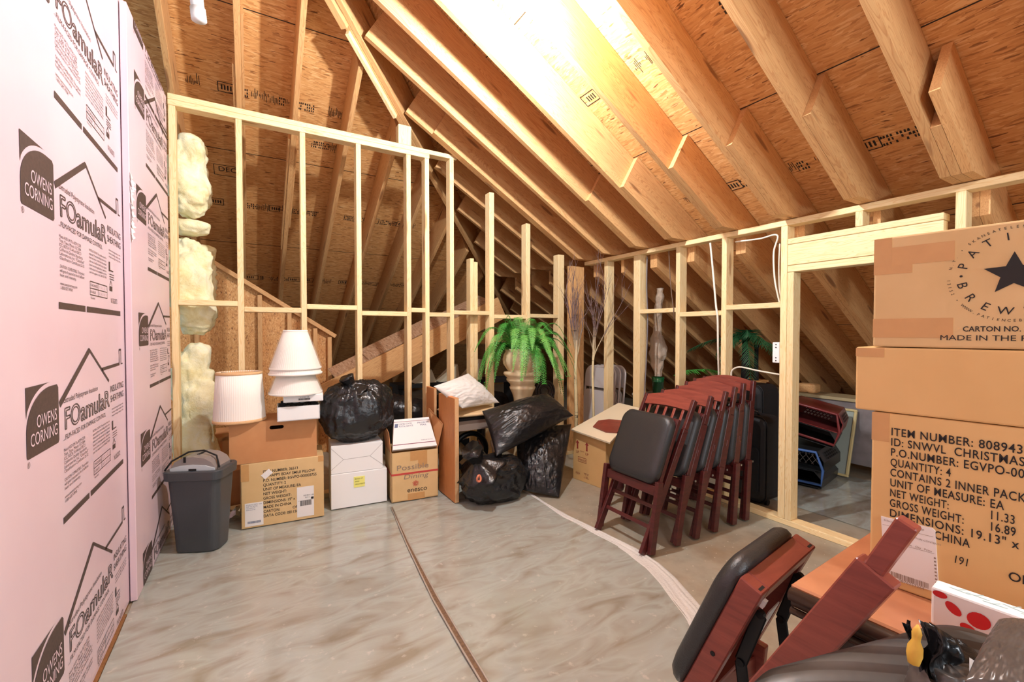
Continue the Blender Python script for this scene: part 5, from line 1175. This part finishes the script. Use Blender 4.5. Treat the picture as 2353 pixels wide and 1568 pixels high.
# white plastic pipe by the top of the foam wall
t = thing('vent_pipe', 'white plastic pipe with a collar hanging from the roof at the top', 'pipe', (-.2, 2.7, 2.9)); a = atY(452, 0, 3.0); b = atY(457, 42, 3.0); d = (a - b).normalized(); bm = BM(); tube(bm, [b + d * .02, b + d * .9], .032, 20); obj('pipe', bm, M['white'], t, smooth=True); bm = BM(); tube(bm, [b - d * .012, b + d * .05], .037, 20); obj('collar', bm, M['white'], t, smooth=True)

# ------------------------------------------------------------------ dining table with the carton stack
tb = thing('dining_table', 'antique brown wooden table with dark moulded edge and twisted leg, under the carton stack', 'table', (1.6, -.1, 0))
Mt = T(.985, .505, 0) @ R(math.radians(3.0), 'Z')
tw_ = mahogany('worn_orange_wood', S(170, 108, 74), S(192, 130, 92)); dk = mahogany('dark_walnut', S(46, 30, 24), S(70, 46, 36))
bm = BM(); box(bm, (.018, -1.30, .728), (1.0, .0, .7515), M=Mt, bev=.004); obj('table_top', bm, tw_, tb)
bm = BM()
for (off, zz, r) in ((0, .737, .014), (.012, .716, .010), (.004, .700, .008)):
    tube(bm, [Mt @ Vector(p) for p in ((off + .004, -1.3, zz), (off + .004, -.5, zz), (off + .004, -.006, zz))], r, 10)
obj('edge_moulding', bm, dk, tb, smooth=True)
bm = BM(); box(bm, (.05, -1.25, .62), (.07, -.05, .715), M=Mt); box(bm, (.05, -.07, .62), (.98, -.05, .715), M=Mt); obj('apron', bm, dk, tb)
for lx_, ly in ((.048, -.048), (.94, -.065), (.065, -1.2), (.94, -1.2)):
    bm = BM(); N = 60; rings = []
    for j in range(N + 1):
        z = .02 + .58 * j / N; s = j / N; ring = []
        for k in range(20):
            a = 2 * PI * k / 20; r = .030 + .009 * math.cos(2 * (a + s * 16)) if .12 < s < .9 else .034
            ring.append(bm.verts.new(Mt @ Vector((lx_ + r * math.cos(a), ly + r * math.sin(a), z))))
        rings.append(ring)
    for a, b in zip(rings, rings[1:]):
        for k in range(20): bm.faces.new((a[k], a[(k + 1) % 20], b[(k + 1) % 20], b[k]))
    bm.faces.new(rings[0][::-1]); bm.faces.new(rings[-1]); obj('leg', bm, dk, tb, smooth=True)
# cartons
dirv = Vector((.125, -.992, 0)); p0 = Vector((1.1705, .4265, 0)); p1 = p0 + dirv * .56
G3 = 'cartons stacked on the dining table'
c, F, W_ = carton('carton', 'large carton with printed item list and packing slip, lowest of the stack on the table', 'carton', p0, p1, .752, .372, .46, M['card_o'], G3)
bm = BM(); rows2 = [('ITEM NUMBER: 808943', .183), ('ID: SNWVL  CHRISTMAS', .186), ('P.O.NUMBER: EGVPO-000', .195), ('QUANTITY: 4', .092), ('CONTAINS 2 INNER PACKS', .196), ('UNIT OF MEASURE: EA', .163), ('NET WEIGHT:            11.33', .176), ('GROSS WEIGHT:       16.89', .178), ('DIMENSIONS: 19.13" x 13', .205), ('MADE IN CHINA', .120)]
for k, (s_, fw_) in enumerate(rows2): text(bm, s_, .0232, F, .0325, .3257 - .0218 * k, .0016, fit=fw_, space=1.1, bold=.010)
text(bm, '191', .022, F, .130, .092, .0016, shear=.15, sx=.7); text(bm, 'OF', .0232, F, .203, .090, .0016, sx=.85, bold=.010); obj('printed_text', bm, M['ink'], c)
patch('tape_strip', c, F, .0, .030, .310, .371, M['tape'], .0008)
bm = BM(); prism(bm, [(.0188, .1466), (.100, .1494), (.1048, .145), (.1114, .03), (.1068, .0217), (.032, .0168), (.0262, .021)], 0, .0024, F); o = obj('packing_slip', bm, M['label'], c); o['label'] = 'white packing slip with a barcode and cut corners'
bm = BM(); barcode(bm, F, .0355, .0965, .0235, .0345, 3, .003); text(bm, '0876253364', .008, F, .05, .0178, .003, fit=.040)
lines(bm, F, .024, .139, ['Eclectic', '', '', ''], .0055, .009, z=.003); text(bm, 'ORDER PICK SLIP', .005, F, .05, .139, .003); text(bm, 'CARTON CONTENTS', .005, F, .065, .118, .003); text(bm, 'Location   Qty   Price', .006, F, .05, .100, .003, fit=.05)
strip2(bm, (.022, .130), (.102, .132), .0006, F, .003); strip2(bm, (.05, .097), (.104, .0985), .0006, F, .003)
for k in range(8): strip2(bm, (.1035 + k * .0004, .090 - k * .007), (.1065 + k * .0004, .090 - k * .007), .003, F, .003)
obj('printing', bm, M['greyink'], o)
q0 = p0 + dirv * -.030 + Vector((-.002, 0, 0)); c, F, W_ = carton('carton', 'plain flat carton with a crushed corner, middle of the stack on the table', 'carton', q0, q0 + dirv * .60, 1.1255, .139, .48, M['card_o'], G3)
patch('tape_strip', c, F, .0, .05, .118, .137, M['tape'], .0008)
c, F, W_ = carton('carton', 'carton printed with a black star in a ring of lettering, topmost of the stack', 'carton', p0 + Vector((-.001, .001, 0)), p1, 1.266, .234, .44, M['card'], G3)
bm = BM(); cx_, cy_ = .2025, .1385
st = []
for k in range(10):
    a = PI / 2 + k * PI / 5; r = .040 if k % 2 == 0 else .0175; st.append((cx_ + r * math.cos(a), cy_ + r * math.sin(a)))
flat(bm, st, F, .0012); obj('printed_star', bm, M['ink'], c)
bm = BM()
def arc_text(s, r, a0, step, size, inward=False):
    for k, ch in enumerate(s):
        a = a0 + step * k; m = F @ T(cx_ + r * math.cos(a), cy_ + r * math.sin(a), .0012) @ R(a - PI / 2 + (PI if inward else 0), 'Z'); text(bm, ch, size, m, 0, -size * .34, 0, align='CENTER', sx=1.0)
arc_text('PATIENCE', .0685, math.radians(163), -math.radians(22), .0205); arc_text('BREWSTER', .068, math.radians(194), math.radians(22.6), .0205, True)
arc_text('N.Y. \u2022 SKANEATELES \u2022 6', .0845, math.radians(168), -math.radians(5.0), .0068); arc_text('13152 \u2022 WWW.PATIENCEBREWSTER.COM', .0855, math.radians(184), math.radians(4.6), .0068, True)
arc_text('\u2022', .068, math.radians(179), 0, .018)
text(bm, 'CARTON NO.', .0140, F, .1380, .0330, .0012, fit=.074, bold=.012); text(bm, '12', .014, F, .218, .033, .0012); text(bm, 'MADE IN THE P.R.C.', .0145, F, .1060, .0158, .0012, fit=.145); obj('printed_text', bm, M['ink'], c)
patch('tape_strip', c, F, .0, .125, .1725, .2105, M['tape'], .0008); patch('tape_strip', c, F, .0, .063, .155, .174, M['tape'], .0007); patch('tape_strip', c, F, .0, .030, .174, .232, M['tape'], .0010); patch('tape_strip', c, F, .0, .125, .020, .0600, M['tape'], .0008)
# white box with red flowers
p_, q_ = Vector((1.085, .300, 0)), Vector((1.115, -.12, 0)); c, F, W_ = carton('gift_box', 'white patterned box with red poppy heads, in front of the lowest stacked carton', 'box', p_, q_, .753, .072, .04, M['white'])
bm = BM(); rr = random.Random(3)
for (x, y, sx, sy, a) in ((.012, .062, .010, .006, 0), (.030, .045, .008, .013, .8), (.062, .040, .015, .014, .4), (.050, .018, .012, .008, -.5), (.105, .03, .014, .013, .2), (.08, .006, .014, .007, .3), (.15, .045, .014, .012, 0)):
    flat(bm, [(x + sx * math.cos(t_) * math.cos(a) - sy * math.sin(t_) * math.sin(a), y + sx * math.cos(t_) * math.sin(a) + sy * math.sin(t_) * math.cos(a)) for t_ in [2 * PI * k / 18 for k in range(18)]], F, .001)
obj('poppy_print', bm, plain('poppy_red', S(206, 32, 36), .5), c)
bm = BM()
for k in range(14):
    x = .02 + k * .022; a = rr.uniform(-.6, .6); m = F @ T(x, .0715, -.012 - rr.random() * .02) @ R(-PI / 2, 'X'); strip2(bm, (0, 0), (.03 * math.cos(a), .012 * math.sin(a)), .0022, m, .001); strip2(bm, (.012, 0), (.02, .012), .0018, m, .001)
obj('stem_print', bm, plain('pale_teal', S(176, 206, 206), .6), c)
# ------------------------------------------------------------------ near folding chair leaning on the table
Mn = Matrix(((1, 0, 0, .985), (0, -1, 0, 1.3), (0, 0, 1, 0), (0, 0, 0, 1)))     # local x -> +X, local y -> -Y (towards the table)
t = thing('folding_chair', 'near folding chair with a thick black seat pad, leaning by the table corner', 'folding chair', (.985, .8, 0), group='near folding chairs by the table')
ux = Vector((.989, .149, 0)).normalized(); sd = (Vector((.149, -.989, 0)) * .148 + Vector((0, 0, .355))).normalized(); W_ = .365; H_ = .42
topc = Vector((1.003, .594, .702)) + ux * W_ / 2; mid = topc - sd * H_ / 2
Fs = frame(mid, -ux, sd)                       # z towards +Y and up
if (Fs.to_3x3() @ Vector((0, 0, 1))).y < 0: Fs = frame(mid, ux, sd)
w2, h2, fr_ = W_ / 2, H_ / 2, .040
bm = BM()
for lo, hi in (((-w2, -h2, -.028), (-w2 + fr_, h2, .026)), ((w2 - fr_, -h2, -.028), (w2, h2, .026)), ((-w2 + fr_, h2 - fr_, -.028), (w2 - fr_, h2, .026)), ((-w2 + fr_, -h2, -.028), (w2 - fr_, -h2 + fr_, .026)), ((-w2 + .01, -h2 + .01, .012), (w2 - .01, h2 - .01, .0275))): box(bm, lo, hi, M=Fs, bev=.003)
sf = obj('seat_frame', bm, M['mahog_l'], t)
bm = BM()
for s in (-1, 1): box(bm, (s * (w2 - .02) - .012, h2 - .004, -.02), (s * (w2 - .02) + .012, h2 + .0008, -.014), M=Fs); lathe(bm, [(.001, 0), (.006, 0), (.006, .002), (.001, .002)], 12, Fs @ T(s * w2, -.02, 0) @ R(s * PI / 2, 'Y'))
obj('joint_slot', bm, M['dark'], sf)
bm = BM(); pad_mesh(bm, W_ + .016, H_ + .03, .050, Fs @ T(0, .006, .029), r=.085); obj('seat_pad', bm, M['leather'], t, smooth=True)
for s in (-1, 1):
    bm = BM(); a = Fs @ Vector((s * (w2 - .052), h2 - .08, -.036)); b = Fs @ Vector((s * (w2 - .052), -h2 * .1, -.05)); c2 = Vector((b.x, b.y - .05, b.z - .34)); board2(bm, a, b, .030, .005, ux); board2(bm, b, c2, .030, .005, ux)
    for q in (a, b): lathe(bm, [(.001, -.006), (.010, -.006), (.010, .006), (.001, .006)], 12, T(*q) @ R(PI / 2, 'Y'))
    obj('hinge_arm', bm, M['blackmetal'], t)
bot = topc - sd * H_
for s in (-1, 1):
    x = topc.x + s * (w2 - .018); bm = BM(); board2(bm, (x, bot.y - .01, bot.z + .02), (x, bot.y + .02, .012), .048, .028, ux); obj('leg', bm, M['mahog_l'], t)
bm = BM(); board2(bm, (topc.x - w2 + .03, bot.y, bot.z - .05), (topc.x + w2 - .03, bot.y, bot.z - .05), .055, .018, (0, 1, 0)); obj('leg_rail', bm, M['mahog_l'], t)
bm = BM(); box(bm, (-.07, -.06, -.034), (.0, .06, -.031), M=Fs); box(bm, (w2 * .72, h2 - .055, -.036), (w2 * .80, h2 - .035, -.028), M=Fs); obj('paper_tag', bm, M['label'], t)
# second near folding chair: stepped stile rising past the table edge, with its seat pad
t = thing('folding_chair', 'near folding chair seen edge-on, stepped red stile rising before the packing slip', 'folding chair', (.93, .45, 0), group='near folding chairs by the table')
fwd = Vector((math.sin(YAW), math.cos(YAW), 0)); lat = Vector((math.cos(YAW), -math.sin(YAW), 0))
XS = .948
s0, s1, s2 = atX(1785, 1568, XS), atX(2020, 1310, XS), atX(2090, 1200, XS)
d_ = (s1 - s0).normalized(); foot = s0 - d_ * (s0.z - .014) / d_.z
bm = BM(); board2(bm, foot, s1, .064, .034, (1, 0, 0)); st_ = obj('back_stile', bm, M['mahog_l'], t)
bm = BM(); board2(bm, s1 - d_ * .02 + Vector((0, .004, 0)), s2, .031, .026, (1, 0, 0)); obj('stile_tenon', bm, M['mahog_l'], t)
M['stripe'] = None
tt = NT('vinyl_slat_shadows');  # dark bands stand for shadows of chair slats, painted into the pad's colour
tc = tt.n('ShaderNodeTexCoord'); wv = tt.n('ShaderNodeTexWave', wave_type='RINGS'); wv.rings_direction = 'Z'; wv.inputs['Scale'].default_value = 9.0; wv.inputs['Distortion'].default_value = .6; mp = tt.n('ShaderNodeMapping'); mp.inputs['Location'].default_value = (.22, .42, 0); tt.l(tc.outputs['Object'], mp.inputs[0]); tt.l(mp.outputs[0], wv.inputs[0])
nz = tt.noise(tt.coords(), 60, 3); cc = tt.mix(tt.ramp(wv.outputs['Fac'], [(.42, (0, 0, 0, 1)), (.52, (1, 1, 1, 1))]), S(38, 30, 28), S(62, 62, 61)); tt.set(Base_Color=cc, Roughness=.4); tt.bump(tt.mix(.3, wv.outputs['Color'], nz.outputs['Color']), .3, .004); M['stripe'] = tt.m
E0, E1 = atD(1830, 1530, .72), atD(2196, 1432, .72); xd = (E1 - E0).normalized(); yd = (-fwd * .92 + lat * .25 + Vector((0, 0, -.06))).normalized()
Fp = frame(E1 - xd * .21 + yd * .15 + Vector((0, 0, -.028)), xd, -yd)
if (Fp.to_3x3() @ Vector((0, 0, 1))).z < 0: Fp = frame(E1 - xd * .21 + yd * .15 + Vector((0, 0, -.028)), xd, yd)
bm = BM(); pad_mesh(bm, .42, .30, .055, Matrix.Identity(4), r=.075); obj('seat_pad', bm, M['stripe'], t, M=Fp, smooth=True)  # stripe: slat shadows painted into the pad's colour
bm = BM(); q = Fp @ T(.235, .09 if (Fp.to_3x3() @ Vector((0, 1, 0))).dot(fwd) > 0 else -.09, -.015); box(bm, (-.05, -.045, -.012), (.03, .045, .012), M=q, bev=.003); obj('seat_frame', bm, M['mahog_l'], t)
# knotted black bag with a yellow toy duck and dusty grey bag in the corner
t = thing('tied_bag', 'knotted black plastic bag with folded ears lying on the seat pad with painted slat shadows', 'bag', atD(2150, 1540, .60)); bm = BM()
def fold(bm, pts, th=.002, n=10):
    q = [Vector(p) for p in pts]; g = []
    for j in range(n + 1):
        g.append([bm.verts.new((q[0] * (1 - i / n) + q[1] * i / n) * (1 - j / n) + (q[3] * (1 - i / n) + q[2] * i / n) * j / n + fwd * -.030 * noise.noise(Vector((i * .22, j * .16, q[0].x * 40))) + Vector((0, 0, .003 * noise.noise(Vector((j * .25, i * .25, 9)))))) for i in range(n + 1)])
    fs = []
    for a, b in zip(g, g[1:]):
        for i in range(n): fs.append(bm.faces.new((a[i], a[i + 1], b[i + 1], b[i])))
    return fs
dd = .60
fold(bm, [atD(2078, 1438, dd), atD(2100, 1428, dd + .01), atD(2165, 1570, dd), atD(2120, 1575, dd)])
fold(bm, [atD(2112, 1425, dd + .01), atD(2136, 1430, dd), atD(2150, 1560, dd - .03), atD(2118, 1560, dd)])
fold(bm, [atD(2136, 1430, dd), atD(2195, 1470, dd + .02), atD(2190, 1560, dd), atD(2150, 1570, dd - .03)])
fold(bm, [atD(2190, 1470, dd + .02), atD(2240, 1492, dd + .03), atD(2222, 1520, dd), atD(2180, 1520, dd)])
bmesh.ops.solidify(bm, geom=bm.faces[:], thickness=.002); obj('folds', bm, M['bag'], t, smooth=True)
bm = BM(); blob_bag(bm, atD(2170, 1590, .60), (.045, .04, .045), 3.1, n=50, m=34, amp=.2, rid=.12); obj('knot', bm, M['greybag'], t, smooth=True)
t = thing('toy_duck', 'small yellow rubber toy tucked in the fold of the black bag', 'toy', atD(2106, 1500, .595)); bm = BM()
lathe(bm, [(.001, -.022), (.006, -.020), (.0085, -.008), (.008, .002), (.0045, .010), (.005, .015), (.0055, .019), (.004, .024), (.001, .030)], 20, T(*atD(2103, 1490, .575)) @ R(.25, 'Y')); obj('body', bm, plain('duck_yellow', S(206, 164, 62), .6), t, smooth=True)
t = thing('dust_sheet', 'dusty grey plastic bag with a sharp crease, in the lowest corner', 'bag', atD(2300, 1520, .56)); bm = BM()
pillow(bm, [atD(2215, 1570, .50), atD(2420, 1600, .46), atD(2400, 1430, .56), atD(2295, 1425, .58)], .03, 4, n=50, wr=.0025, bulge=.4, pinch=.0); obj('sack', bm, M['greybag'], t, smooth=True)
t = thing('paper_strip', 'white folded paper strip under the knotted black bag', 'paper', atD(2220, 1560, .56)); bm = BM(); fs = fold(bm, [atD(2228, 1512, .565), atD(2242, 1520, .565), atD(2200, 1590, .545), atD(2180, 1580, .545)], n=4); bmesh.ops.solidify(bm, geom=bm.faces[:], thickness=.001); obj('strip', bm, M['white'], t)
